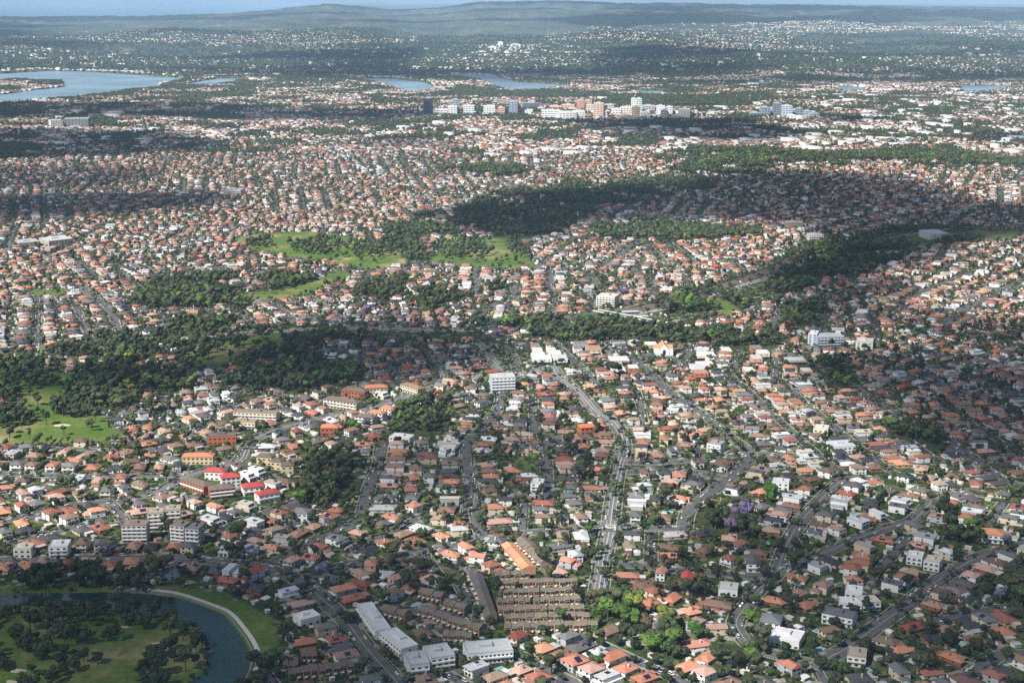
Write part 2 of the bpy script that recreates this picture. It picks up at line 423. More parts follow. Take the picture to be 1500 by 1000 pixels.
def merge(name, batches, matlist, label=None, cat=None):
    """batches: (template, X, Y, Z, rot, scale(k,3), colours (k,nslots,3)) -> ONE object"""
    Vs = []; Ls = []; Ss = []; Ms = []; Ts = []; off = 0
    for T, X, Y, Z, A, SC, COL in batches:
        k = len(X)
        if k == 0: continue
        v, l, s_, m, sl = T.flat(matlist)
        ca, sa = np.cos(A)[:, None], np.sin(A)[:, None]
        vx = v[None, :, 0] * SC[:, 0:1]; vy = v[None, :, 1] * SC[:, 1:2]; vz = v[None, :, 2] * SC[:, 2:3]
        W = np.stack([vx * ca - vy * sa + X[:, None], vx * sa + vy * ca + Y[:, None], vz + Z[:, None]], -1)
        Vs.append(W.reshape(-1, 3))
        Ls.append((l[None] + (np.arange(k) * len(v))[:, None]).ravel() + off); off += k * len(v)
        Ss.append(np.tile(s_, k)); Ms.append(np.tile(m, k))
        c = COL[:, np.maximum(sl, 0)]
        c[:, sl < 0] = .5
        Ts.append(c.reshape(-1, 3))
    if not Vs: return None
    mats = [M[k, 'attr'] if (k, 'attr') in M else M[k] for k in matlist]
    me = arr_mesh(name, np.concatenate(Vs), np.concatenate(Ls), np.concatenate(Ss), np.concatenate(Ms), np.concatenate(Ts), mats)
    o = link(name, me); o['kind'] = 'stuff'
    if label: o['label'] = label
    if cat: o['category'] = cat
    return o

# ------------------------------------------------------------------ house templates (front faces -y)
def win(x, y, z, w, h, side):
    """one window: frame pane and glass standing proud of a wall; side in 'f','b','l','r'"""
    mb = MB(); t = .06
    if side in 'fb':
        s = -1 if side == 'f' else 1
        a, b = sorted((y, y + s * t)); mb.box(x - w / 2, x + w / 2, a, b, z, z + h)
    else:
        s = -1 if side == 'l' else 1
        a, b = sorted((x, x + s * t)); mb.box(a, b, y - w / 2, y + w / 2, z, z + h)
    return mb

def bungalow(W, D, wing, wall, gable, ext, chim=True, solar=False):
    w = MB(); r = MB(); parts = []
    w.box(-W / 2, W / 2, -D / 2, D / 2, 0, 3.1, bottom=False)
    r.hip(-W / 2, W / 2, -D / 2, D / 2, 3.1, W * .24)
    if wing:
        x0, x1, dy = wing
        w.box(x0, x1, -D / 2 - dy, -D / 2 + .5, 0, 3.05, bottom=False)
        r.hip(x0, x1, -D / 2 - dy, -D / 2 + 3.5, 3.06, (x1 - x0) * .3, .5, gable)
    parts += [('wall', w, wall, 0), ('roof', r, 'roof', 1)]
    if chim:
        c = MB(); c.box(W * .22, W * .22 + .8, 0, .9, 3.3, 3.1 + W * .24 + .9); c.box(W * .22 - .1, W * .22 + .9, -.1, 1.0, 3.1 + W * .24 + .9, 3.1 + W * .24 + 1.1)
        parts.append(('roof>chimney', c, 'brick', 0))
    if solar:
        s = MB(); zz = W * .24 / (W / 2 + .6)
        x0, x1 = -W / 2 + 1, -1.2
        v = [(x0, -2, 3.1 + zz * 1.6 + .12), (x1, -2, 3.1 + zz * (x1 + W / 2 + .6) + .12), (x1, 3, 3.1 + zz * (x1 + W / 2 + .6) + .12), (x0, 3, 3.1 + zz * 1.6 + .12)]
        v += [(a, b, c_ - .1) for a, b, c_ in v]
        s.add(v, [(0, 1, 2, 3), (7, 6, 5, 4), (4, 5, 1, 0), (5, 6, 2, 1), (6, 7, 3, 2), (7, 4, 0, 3)])
        parts.append(('roof>solar_panel', s, 'solar', -1))
    if ext:
        e = MB(); e.box(-W / 2 + .6, W / 2 - ext, D / 2, D / 2 + 5, 0, 2.7, bottom=False); parts.append(('rear_wing', e, wall, 0))
        e = MB(); e.box(-W / 2 + .3, W / 2 - ext + .3, D / 2 + .02, D / 2 + 5.4, 2.7, 2.9); parts.append(('rear_roof', e, 'metal', 2))
    fy = -D / 2 - (wing[2] if wing else 0)
    if wing: parts.append(('window', win((wing[0] + wing[1]) / 2, fy, .9, 2.2, 1.4, 'f'), 'glass', -1))
    fx = (-W / 4 if (wing and wing[0] > 0) else W / 4)
    parts.append(('window', win(fx - 1.6, -D / 2, .9, 1.8, 1.4, 'f'), 'glass', -1))
    dd = MB(); dd.box(fx + .1, fx + 1.2, -D / 2 - .05, -D / 2, 0, 2.2); parts.append(('door', dd, 'darkpaint', -1))
    for y in (-D / 4, D / 4):
        parts.append(('window', win(-W / 2, y, 1, 1.6, 1.2, 'l'), 'glass', -1)); parts.append(('window', win(W / 2, y, 1, 1.6, 1.2, 'r'), 'glass', -1))
    if not ext: parts.append(('window', win(0, D / 2, .9, 2.4, 1.5, 'b'), 'glass', -1))
    return Tpl(parts, (W, D))

def two_storey(W, D, wall, low, balc, gable, solar=False):
    w = MB(); r = MB(); parts = []
    w.box(-W / 2, W / 2, -D / 2, D / 2, 0, 5.9, bottom=False)
    r.hip(-W / 2, W / 2, -D / 2, D / 2, 5.9, min(W, D) * .23, .6, gable)
    if low:
        w.box(-W / 2 + .3, W / 2 - low, D / 2, D / 2 + 5, 0, 3, bottom=False)
        r.hip(-W / 2 + .3, W / 2 - low, D / 2 - 1, D / 2 + 5, 3.0, 1.2, .5)
    parts += [('wall', w, wall, 0), ('roof', r, 'roof', 1)]
    if balc:
        b = MB(); b.box(-W / 2 + .5, W / 2 - .5, -D / 2 - 1.8, -D / 2, 2.8, 3.05); b.box(-W / 2 + .5, W / 2 - .5, -D / 2 - 1.8, -D / 2 - 1.65, 3.05, 4.0)
        for x in (-W / 2 + .5, W / 2 - .8): b.box(x, x + .3, -D / 2 - 1.8, -D / 2 - 1.5, 0, 2.8)
        parts.append(('balcony', b, 'trim', -1))
    if solar:
        s = MB(); zz = W * .23 / (W / 2 + .6); x0, x1 = -W / 2 + .6, -1
        v = [(x0, -2, 5.9 + zz * 1.2 + .12), (x1, -2, 5.9 + zz * (x1 + W / 2 + .6) + .12), (x1, 2, 5.9 + zz * (x1 + W / 2 + .6) + .12), (x0, 2, 5.9 + zz * 1.2 + .12)]
        v += [(a, b, c_ - .1) for a, b, c_ in v]
        s.add(v, [(0, 1, 2, 3), (7, 6, 5, 4), (4, 5, 1, 0), (5, 6, 2, 1), (6, 7, 3, 2), (7, 4, 0, 3)])
        parts.append(('roof>solar_panel', s, 'solar', -1))
    for z in (.8, 3.7):
        for x in (-W / 4, W / 4): parts.append(('window', win(x, -D / 2, z, 1.9, 1.5, 'f'), 'glass', -1))
        if not (low and z < 1): parts.append(('window', win(-W / 5, D / 2, z, 2.4, 1.4, 'b'), 'glass', -1))
        parts.append(('window', win(-W / 2, 0, z, 1.8, 1.3, 'l'), 'glass', -1)); parts.append(('window', win(W / 2, 0, z, 1.8, 1.3, 'r'), 'glass', -1))
    dd = MB(); dd.box(-.5, .6, -D / 2 - .05, -D / 2, 0, 2.3); parts.append(('door', dd, 'darkpaint', -1))
    return Tpl(parts, (W, D))

def modern(W, D, v):
    w = MB(); r = MB(); parts = []
    if v == 0:
        w.box(-W / 2, W / 2, -D / 2, D / 2, 0, 3.2, bottom=False); w.box(-W / 2 + .8, W / 2 - 1.5, -D / 2 + 2.5, D / 2 - 2, 3.2, 6.5, bottom=False)
        r.box(-W / 2 - .3, W / 2 + .3, -D / 2 - .3, -D / 2 + 2.4, 3.2, 3.5); r.box(-W / 2 - .3, W / 2 + .3, D / 2 - 1.9, D / 2 + .3, 3.2, 3.5)
        r.box(-W / 2 + .4, W / 2 - 1.1, -D / 2 + 1.6, D / 2 - 1.6, 6.5, 6.8); zf = -D / 2 + 2.5
    elif v == 1:
        w.box(-W / 2, W / 2, -D / 2, D / 2, 0, 6.3, bottom=False)
        r.box(-W / 2 - .4, W / 2 + .4, -D / 2 - 1.5, D / 2 + .4, 6.3, 6.6); r.box(-W / 4, W / 6, -1, 3, 6.6, 7.4); zf = -D / 2
    else:
        w.box(-W / 2, 0, -D / 2, D / 2, 0, 6.4, bottom=False); w.box(0, W / 2, -D / 2 + 2, D / 2 - 3, 0, 3.4, bottom=False)
        r.box(-W / 2 - .3, .3, -D / 2 - .3, D / 2 + .3, 6.4, 6.75); r.box(.3, W / 2 + .3, -D / 2 + 1.4, D / 2 - 2.7, 3.4, 3.65); zf = -D / 2
    parts += [('wall', w, 'wall', 0), ('roof', r, 'metal', 2)]
    b = MB(); b.box(-W / 2 + .4, (-.4 if v == 2 else W / 2 - 1.8), zf - 1.4, zf, 3.56, 3.74); b.box(-W / 2 + .4, (-.4 if v == 2 else W / 2 - 1.8), zf - 1.4, zf - 1.3, 3.74, 4.6)
    parts.append(('balcony', b, 'trim', -1))
    xs = (-W / 3.2, -W / 10) if v == 2 else (-W / 4, W / 7)
    for x in xs:
        parts.append(('window', win(x, zf, 4.0, 2.6, 1.9, 'f'), 'glass', -1)); parts.append(('window', win(x, -D / 2, .5, 2.6, 2.1, 'f'), 'glass', -1))
        parts.append(('window', win(x, D / 2, .7, 2.6, 1.9, 'b'), 'glass', -1))
    parts.append(('window', win(-W / 2, 0, .9, 2.5, 1.3, 'l'), 'glass', -1))
    if v != 2: parts.append(('window', win(W / 2, 0, .9, 2.5, 1.3, 'r'), 'glass', -1))
    if v < 2:
        s = MB(); s.box(-W / 3, 0, 0, 3.2, 6.82 if v == 0 else 7.42, 6.95 if v == 0 else 7.55); parts.append(('roof>solar_panel', s, 'solar', -1))
    return Tpl(parts, (W, D))

BUNG = [bungalow(11, 15, (.5, 5.5, 2.5), 'brick', 0, 3), bungalow(10.5, 14, (-5.2, -.5, 2), 'brick', 1, 0), bungalow(12, 14, None, 'wall', 0, 4),
        bungalow(11.5, 17, (1, 5.6, 3), 'brick', 0, 0, solar=True), bungalow(10, 16, (-5, 0, 2.2), 'wall', 1, 4, chim=False), bungalow(13, 12, (-6.4, -1, 3), 'brick', 0, 5, solar=True)]
TWO = [two_storey(9.5, 13, 'brick', 2, 1, 0), two_storey(11, 12, 'wall', 0, 1, 0), two_storey(9, 14, 'wall', 3, 0, 1), two_storey(12, 12.5, 'brick', 4, 0, 0, True), two_storey(10, 15, 'wall', 0, 1, 0, True)]
MOD = [modern(10, 18, 0), modern(10, 15, 1), modern(13, 17, 2)]
BMATS = ['wall', 'brick', 'roof', 'metal', 'glass', 'trim', 'darkpaint', 'solar']

def farhouse(W, D, h, rise, flatr=False):
    w = MB(); r = MB(); w.box(-W / 2, W / 2, -D / 2, D / 2, -1, h, bottom=False)
    if flatr: r.box(-W / 2 - .2, W / 2 + .2, -D / 2 - .2, D / 2 + .2, h, h + .3, bottom=False)
    else:
        x0, x1, y0, y1 = -W / 2 - .6, W / 2 + .6, -D / 2 - .6, D / 2 + .6; k = min(W, D) / 2 - .5
        a, b = ((0, y0 + k, h + rise), (0, y1 - k, h + rise))
        r.add([(x0, y0, h), (x1, y0, h), (x1, y1, h), (x0, y1, h), a, b], [(0, 1, 4), (1, 2, 5, 4), (2, 3, 5), (3, 0, 4, 5)])
    return Tpl([('wall', w, 'wall', 0), ('roof', r, 'roof', 1)], (W, D))
FARH = [farhouse(11, 15, 3, 2.7), farhouse(10, 13, 5.8, 2.4), farhouse(12, 16, 5.5, 0, True)]

# ------------------------------------------------------------------ trees
def ico(sub):
    t = (1 + 5 ** .5) / 2
    v = [(-1, t, 0), (1, t, 0), (-1, -t, 0), (1, -t, 0), (0, -1, t), (0, 1, t), (0, -1, -t), (0, 1, -t), (t, 0, -1), (t, 0, 1), (-t, 0, -1), (-t, 0, 1)]
    v = [np.array(p) / math.sqrt(1 + t * t) for p in v]
    f = [(0, 11, 5), (0, 5, 1), (0, 1, 7), (0, 7, 10), (0, 10, 11), (1, 5, 9), (5, 11, 4), (11, 10, 2), (10, 7, 6), (7, 1, 8), (3, 9, 4), (3, 4, 2), (3, 2, 6), (3, 6, 8), (3, 8, 9), (4, 9, 5), (2, 4, 11), (6, 2, 10), (8, 6, 7), (9, 8, 1)]
    for _ in range(sub):
        c = {}; nf = []
        def mid(a, b):
            k = (min(a, b), max(a, b))
            if k not in c:
                m = v[a] + v[b]; v.append(m / np.linalg.norm(m)); c[k] = len(v) - 1
            return c[k]
        for a, b, d in f:
            x, y, z = mid(a, b), mid(b, d), mid(d, a); nf += [(a, x, z), (b, y, x), (d, z, y), (x, y, z)]
        f = nf
    return np.array(v), f
ICO0, ICO1 = ico(0), ico(1)

def crown_mb(seed, n, rad, zc, zs, sub, cards, card=.55, flatn=1.0, cone=False):
    r = random.Random(seed); mb = MB(); base = ICO1 if sub else ICO0; blobs = []
    for i in range(n):
        if cone: t = (i + .5) / n; c = (r.uniform(-.2, .2), r.uniform(-.2, .2), zc - zs + 2 * zs * t); br = rad * (1.05 - .85 * t)
        elif i == 0: c = (0, 0, zc); br = rad * .62
        else:
            a = r.uniform(0, 2 * PI); q = rad * r.uniform(.4, .72); c = (q * math.cos(a), q * math.sin(a), zc + zs * r.uniform(-.55, .75)); br = rad * r.uniform(.3, .52)
        blobs.append((c, br))
        v = []
        for p in base[0]:
            s = br * r.uniform(.72, 1.18); v.append((c[0] + p[0] * s, c[1] + p[1] * s, c[2] + p[2] * s * .85 * flatn))
        mb.add(v, base[1])
    for i in range(cards):
        c, br = r.choice(blobs); d = np.array([r.gauss(0, 1), r.gauss(0, 1), r.gauss(.2, 1)]); d /= np.linalg.norm(d)
        q = np.array(c) + d * br * r.uniform(.9, 1.25) * np.array([1, 1, .85 * flatn])
        u = np.array([r.gauss(0, 1) for _ in range(3)]); u /= np.linalg.norm(u); w = np.cross(d, u); w /= np.linalg.norm(w) + 1e-6
        s = card * r.uniform(.6, 1.3)
        mb.face([q - u * s, q + w * s * .7, q + u * s, q - w * s * .6])
    return mb
def trunk_mb(h, r0, rad, seed):
    r = random.Random(seed); mb = MB()
    def limb(a, b, ra, rb, n=6):
        a = np.array(a, float); b = np.array(b, float); d = b - a; d /= np.linalg.norm(d)
        u = np.cross(d, (0.3, .9, .1)); u /= np.linalg.norm(u); w = np.cross(d, u)
        v = [tuple(a + ra * (math.cos(t) * u + math.sin(t) * w)) for t in [2 * PI * i / n for i in range(n)]]
        v += [tuple(b + rb * (math.cos(t) * u + math.sin(t) * w)) for t in [2 * PI * i / n for i in range(n)]]
        mb.add(v, [(i, (i + 1) % n, n + (i + 1) % n, n + i) for i in range(n)])
    limb((0, 0, -.5), (0, 0, h), r0, r0 * .6)
    for i in range(4):
        a = i * PI / 2 + r.uniform(-.5, .5); limb((0, 0, h * .85), (math.cos(a) * rad * .5, math.sin(a) * rad * .5, h + rad * .5), r0 * .45, r0 * .15, 5)
    return mb
def tree(seed, rad, H, lod, kind='broad'):
    zs = (H - 1.5) / 2 * .55; zc = H - rad * .75
    if kind == 'gum': cr = crown_mb(seed, 9 if lod == 0 else 5, rad, H - rad * .7, rad * .8, lod == 0, 150 if lod == 0 else 25, .6)
    elif kind == 'cypress': cr = crown_mb(seed, 7, rad, H * .54, H * .42, 0, 60 if lod == 0 else 10, .35, 1.5, True)
    else: cr = crown_mb(seed, 8 if lod == 0 else 4, rad, zc, rad * .55, lod == 0, 120 if lod == 0 else 16, .6)
    parts = [('crown', cr, 'leaf', 0)]
    if lod < 2: parts.insert(0, ('trunk', trunk_mb(max(H * .45, 1), rad * .07 + .08, rad, seed), 'trunk', -1))
    return Tpl(parts, (rad, H))
TB = [tree(i, 4.2, 8.5, 0) for i in range(5)]
TG = [tree(20 + i, 4.6, 12.5, 0, 'gum') for i in range(5)]
TC = [tree(40 + i, 1.7, 11, 0, 'cypress') for i in range(2)]
TB1 = [tree(i, 4.2, 8.5, 1) for i in range(4)] + [tree(25 + i, 4.6, 12, 1, 'gum') for i in range(3)]
def fartree(seed):
    mb = crown_mb(seed, 2, 4.4, 5, 2.5, 0, 4, 1.2); return Tpl([('crown', mb, 'leaf', 0)], (4, 8))
TF = [fartree(60 + i) for i in range(3)]
def shrub_t(seed): return Tpl([('foliage', crown_mb(seed, 4, 1.3, .9, .5, 0, 40, .3), 'leaf', 0)], (1.3, 2))
TS = [shrub_t(80 + i) for i in range(3)]
def palm_t(seed):
    r = random.Random(seed); mb = MB()
    for i in range(13):
        a = i * 2 * PI / 13 + r.uniform(-.15, .15); up = r.uniform(.1, 1.0); pr = np.array((0, 0, 7.0)); wid = .35
        for k in range(1, 5):
            t = k / 4; q = np.array((math.cos(a) * 3 * t, math.sin(a) * 3 * t, 7 + up * 2 * t - 2.6 * t * t)); n = np.array((-math.sin(a), math.cos(a), 0)) * wid * (1.15 - t)
            o = np.array((-math.sin(a), math.cos(a), 0)) * wid * (1.15 - (k - 1) / 4)
            mb.face([pr - o, pr + o, q + n, q - n]); pr = q
    return Tpl([('trunk', trunk_mb(7, .22, .3, seed), 'trunk', -1), ('crown', mb, 'leaf', 0)], (3, 8))
TP = [palm_t(7)]

# ------------------------------------------------------------------ cars
def car_t(L=4.5, Wd=1.8, van=False):
    b = MB(); h = 1.0
    prof = [(-L / 2, .35), (-L / 2, .8), (-L / 2 + .9, .95), (L / 2 - .7, .98), (L / 2, .85), (L / 2, .35)]
    v = [(-Wd / 2, x, z) for x, z in prof] + [(Wd / 2, x, z) for x, z in prof]; n = len(prof)
    b.add(v, [tuple(range(n))[::-1], tuple(range(n, 2 * n))] + [(i, (i + 1) % n, n + (i + 1) % n, n + i) for i in range(n)])
    g = MB(); top = 2.0 if van else 1.42; c0, c1 = (-L / 2 + 1.0, L / 2 - .15) if van else (-L / 2 + 1.2, L / 2 - .5)
    e = .25 if van else .6
    w = Wd / 2 - .08; q = Wd / 2 - .28
    g.add([(-w, c0, .95), (w, c0, .95), (w, c1, .97), (-w, c1, .97), (-q, c0 + e, top), (q, c0 + e, top), (q, c1 - e * .6, top), (-q, c1 - e * .6, top)], [(0, 1, 5, 4), (1, 2, 6, 5), (2, 3, 7, 6), (3, 0, 4, 7)])
    t = MB(); t.box(-q, q, c0 + e, c1 - e * .6, top + .002, top + .06)
    parts = [('body', b, 'paint', 0), ('window', g, 'glass', -1), ('roof_panel', t, 'paint', 0)]
    for x in (-Wd / 2, Wd / 2 - .2):
        for y in (-L / 2 + .8, L / 2 - .8):
            m = MB(); k = 8; v = [(x + dx, y + .33 * math.cos(2 * PI * i / k), .33 + .33 * math.sin(2 * PI * i / k)) for dx in (-.02, .22) for i in range(k)]
            m.add(v, [tuple(range(k))[::-1], tuple(range(k, 2 * k))] + [(i, (i + 1) % k, k + (i + 1) % k, k + i) for i in range(k)]); parts.append(('wheel', m, 'tyre', -1))
    return Tpl(parts, (Wd, L))
CARS = [car_t(), car_t(4.1, 1.75), car_t(4.8, 1.9, True)]

def place(T, name, cat, look, x, y, rot, group, cols, sc=(1, 1, 1), z=None, only=None):
    """a copy of a template as a thing with its parts"""
    if z is None: z = Hs(x, y)
    root = thing(name, cat, look, x, y, z, rot, group); root.scale = sc
    ms = T.meshes(); byname = {}
    for i, (nm, mb, mk, slot) in enumerate(T.parts):
        if only and nm not in only: continue
        p, _, q = nm.partition('>'); par = root
        if q: par = byname.get(p, root); nmx = q
        else: nmx = p
        o = bpy.data.objects.new(nmx, ms[i]); C.objects.link(o); o.parent = par
        if slot >= 0: o.color = (*cols[slot], 1)
        if not q: byname.setdefault(p, o)
    return root
# ------------------------------------------------------------------ ground
def build_ground():
    rr = [450.0]
    while rr[-1] < 95000:
        r = rr[-1]; st = 12 if r < 780 else 5 if r < 1500 else max(5, (r - 1500) * .004 + 5) if r < 9000 else r * .006
        rr.append(r + st)
    rr = np.array(rr); th = np.radians(np.concatenate([np.arange(-42, -23, 1.0), np.arange(-23, 23.01, .2), np.arange(24, 43, 1.0)]))
    Rr, T = np.meshgrid(rr, th, indexing='ij')
    X = Rr * np.sin(T); Y = Rr * np.cos(T); Z = height(X, Y)
    n, m = X.shape; idx = np.arange(n * m).reshape(n, m)
    q = np.stack([idx[:-1, :-1], idx[:-1, 1:], idx[1:, 1:], idx[1:, :-1]], -1).reshape(-1, 4)
    me = arr_mesh('ground', np.stack([X, Y, Z], -1).reshape(-1, 3), q.ravel(), np.full(len(q), 4), mats=[ground_mat()])
    px, py = to_px(X, Y); col = np.zeros((n, m, 4)); col[..., 3] = 1
    g = np.zeros((n, m)); w = np.zeros((n, m))
    g[in_parks(X, Y)] = 1
    g[inpoly(X, Y, golf)] = 1; g[inpoly(px, py, RBANK)] = 1
    near = (Rr < 2300)
    sd = np.full(X.shape, 999.); sd[near] = seg_dist(X[near], Y[near], river, True); g[sd < 12] = 1
    w[in_woods(X, Y) & (g < .5)] = 1
    col[..., 0] = g; col[..., 1] = w; col[..., 2] = sstep(7500, 12500, Rr)
    col[..., 2] = np.maximum(col[..., 2], 0)
    a = me.attributes.new('cover', 'FLOAT_COLOR', 'POINT'); a.data.foreach_set('color', np.ascontiguousarray(col, np.float32).ravel())
    me.polygons.foreach_set('use_smooth', np.ones(len(q), bool))
    return structure('ground', me)

def ground_mat():
    m, nt, b = mat('ground_cover', .95, .1)
    w = worldpos(nt); cov = nd(nt, 'ShaderNodeAttribute', attribute_name='cover').outputs['Color']
    sep = nd(nt, 'ShaderNodeSeparateColor'); nt.links.new(cov, sep.inputs[0])
    vor = nd(nt, 'ShaderNodeTexVoronoi'); vor.inputs['Scale'].default_value = .17; nt.links.new(w, vor.inputs['Vector'])
    s2 = nd(nt, 'ShaderNodeSeparateColor'); nt.links.new(vor.outputs['Color'], s2.inputs[0])
    yard = ramp(nt, s2.outputs[0], [(0, (.04, .065, .018)), (.3, (.075, .11, .028)), (.42, (.1, .1, .05)), (.53, (.14, .13, .11)), (.62, (.27, .255, .225)), (.72, (.03, .045, .015)), (1, (.09, .065, .045))])
    yard.node.color_ramp.interpolation = 'CONSTANT'
    yard = mixc(nt, .8, yard, mixc(nt, 1.0, yard, ramp(nt, noise(nt, .35, 4, w), [(.3, (.5, .5, .5)), (.7, (1.4, 1.4, 1.4))]), 'MULTIPLY'))
    gn = noise(nt, .012, 5, w); gf = noise(nt, .15, 4, w)
    grass = ramp(nt, gn, [(.3, (.06, .12, .022)), (.5, (.095, .15, .03)), (.57, (.16, .17, .06)), (.68, (.27, .24, .12))])
    grass = mixc(nt, 1.0, grass, ramp(nt, gf, [(.3, (.7, .7, .7)), (.7, (1.25, 1.25, 1.25))]), 'MULTIPLY')
    wood = ramp(nt, gf, [(.3, (.02, .03, .012)), (.7, (.07, .08, .03))])
    ff = noise(nt, .0022, 9, w, .75)
    far = ramp(nt, ff, [(.3, (.03, .045, .04)), (.48, (.055, .075, .06)), (.6, (.1, .11, .085)), (.72, (.2, .19, .15))])
    c = mixc(nt, sep.outputs[0], yard, grass); c = mixc(nt, sep.outputs[1], c, wood); c = mixc(nt, sep.outputs[2], c, far)
    nt.links.new(c, b.inputs['Base Color'])
    return m

def sheet(name, pts, z, m, kind='structure'):
    tri = tessellate_polygon([[Vector((p[0], p[1], 0)) for p in pts]])
    me = bpy.data.meshes.new(name); f = []
    for t in tri:
        a, b_, c = [pts[i] for i in t]
        if (b_[0] - a[0]) * (c[1] - a[1]) - (b_[1] - a[1]) * (c[0] - a[0]) < 0: t = t[::-1]
        f.append(tuple(t))
    me.from_pydata([(p[0], p[1], z) for p in pts], [], f); me.materials.append(m); me.update()
    return structure(name, me)

build_ground()
def smooth_line(pts, step=6.0, closed=False):
    out = []; n = len(pts)
    for i in range(n - 1):
        p0 = np.array(pts[max(i - 1, 0)]); p1 = np.array(pts[i]); p2 = np.array(pts[i + 1]); p3 = np.array(pts[min(i + 2, n - 1)])
        k = max(2, int(np.linalg.norm(p2 - p1) / step))
        for j in range(k):
            t = j / k
            out.append(tuple(.5 * ((2 * p1) + (-p0 + p2) * t + (2 * p0 - 5 * p1 + 4 * p2 - p3) * t * t + (-p0 + 3 * p1 - 3 * p2 + p3) * t ** 3)))
    out.append(tuple(pts[-1])); return out
wide = []
sheet('river', [(river[0][0] - 30, river[0][1])] + [(p[0] + (8 if i < len(RIVER_OUT) else -0), p[1]) for i, p in enumerate(river)], -1.3, M['river'])
for k, pl in FARWATER.items():
    sheet('bay_water' if k == 'bay' else 'inlet_water', [flat(*p) for p in pl], -.6, M['sea'])
sheet('sea', [(-60000, 37000), (-3500, 37000), (-3500, 94000), (-60000, 94000)], -1.0, M['sea'])

# ------------------------------------------------------------------ strips
def offset_line(L, off):
    a = np.array(L, float); d = np.gradient(a, axis=0); d /= np.linalg.norm(d, axis=1)[:, None] + 1e-9
    return a + np.stack([-d[:, 1], d[:, 0]], -1) * off
def strip(mb, L, o0, o1, z, thick=0, m=0):
    a = offset_line(L, o0); b = offset_line(L, o1)
    c = (a + b) / 2; h = height(c[:, 0], c[:, 1]) + z
    if (o0 > o1): a, b = b, a
    # a right edge, b left edge
    for i in range(len(a) - 1):
        mb.face([(*a[i], h[i]), (*a[i + 1], h[i + 1]), (*b[i + 1], h[i + 1]), (*b[i], h[i])], m)
        if thick:
            mb.face([(*a[i], h[i] - thick), (*a[i + 1], h[i + 1] - thick), (*a[i + 1], h[i + 1]), (*a[i], h[i])], m)
            mb.face([(*b[i + 1], h[i + 1] - thick), (*b[i], h[i] - thick), (*b[i], h[i]), (*b[i + 1], h[i + 1])], m)

CELL = 3.0; OX, OY = -1700.0, 780.0; NX, NY = 1134, 1200   # covers x +-1700, y 780..4380
gx = OX + (np.arange(NX) + .5) * CELL; gy = OY + (np.arange(NY) + .5) * CELL
GX, GY = np.meshgrid(gx, gy, indexing='ij')
occ = np.zeros((NX, NY), np.uint8)      # 1 road, 2 building, 3 water, 4 park, 5 wood
GPX, GPY = to_px(GX, GY)
occ[in_parks(GX, GY)] = 4
occ[in_woods(GX, GY) & (occ == 0)] = 5
occ[inpoly(GX, GY, golf)] = 4; occ[inpoly(GPX, GPY, RBANK)] = 4
msk = (GY < 1750) & (GX < 0); sdm = seg_dist(GX[msk], GY[msk], river, True); tmp = occ[msk]; tmp[sdm < 14] = 4; occ[msk] = tmp
occ[inpoly(GX, GY, river)] = 3
def cells(x, y): return np.clip(((np.asarray(x) - OX) / CELL).astype(int), 0, NX - 1), np.clip(((np.asarray(y) - OY) / CELL).astype(int), 0, NY - 1)
def inside(x, y): return OX < x < OX + NX * CELL and OY < y < OY + NY * CELL
def rect_pts(x, y, w, d, a, step=2.5):
    u = np.linspace(-w / 2, w / 2, max(2, int(w / step) + 1)); v = np.linspace(-d / 2, d / 2, max(2, int(d / step) + 1))
    U, V = np.meshgrid(u, v); ca, sa = math.cos(a), math.sin(a)
    return x + U * ca - V * sa, y + U * sa + V * ca
def free(x, y, w, d, a, ok=(0,)):
    if not inside(x, y): return False
    i, j = cells(*rect_pts(x, y, w, d, a)); o = occ[i, j]
    return bool(np.isin(o, ok).all())
def mark(x, y, w, d, a, v=2):
    i, j = cells(*rect_pts(x, y, w, d, a, 1.5)); occ[i, j] = v
def mark_line(L, width, v=1):
    for o in np.arange(-width / 2, width / 2 + .1, 2.0):
        a = offset_line(L, o); i, j = cells(a[:, 0], a[:, 1]); occ[i, j] = v

roadlines = []   # (points, width, kind)
for nm, wd, mk, pts in ROADS:
    W = smooth_line([P(*p) for p in pts], 5.0); roadlines.append((W, wd, mk, nm)); mark_line(W, wd + 6)
RL = smooth_line([P(*p) for p in RAIL], 8.0); mark_line(offset_line(RL, -62), 98, 4); mark_line(RL, 34)
mark_line(offset_line(RL, -24), 16)
for W, wd, mk, nm in roadlines:
    if nm == 'motorway': mark_line(offset_line(W, -34), 48, 4); mark_line(W, 18)
for i, (W, wd, mk, nm) in enumerate(roadlines):
    mb = MB(); strip(mb, W, -wd / 2, wd / 2, .16 + .012 * (i % 7)); structure('motorway' if nm == 'motorway' else 'road', mb.mesh('road', [M['concrete' if nm == 'motorway' else 'worn' if nm == 'main' else 'asphalt']]))
    mb = MB(); strip(mb, W, wd / 2 + .1, wd / 2 + .35, .34, .4); strip(mb, W, -wd / 2 - .35, -wd / 2 - .1, .34, .4)
    strip(mb, W, wd / 2 + 2.2, wd / 2 + 3.2, .36, .4); strip(mb, W, -wd / 2 - 3.2, -wd / 2 - 2.2, .36, .4)
    structure('pavement', mb.mesh('pavement', [M['concrete']]))
    if mk == 2:
        mb = MB()
        for o in (-.25, .25, -wd / 2 + 2.4, wd / 2 - 2.4): strip(mb, W, o - .14, o + .14, .27)
        structure('road_markings', mb.mesh('road_markings', [M['line']]))
    elif mk == 1:
        mb = MB(); strip(mb, W, -.12, .12, .27); structure('road_markings', mb.mesh('road_markings', [M['line']]))
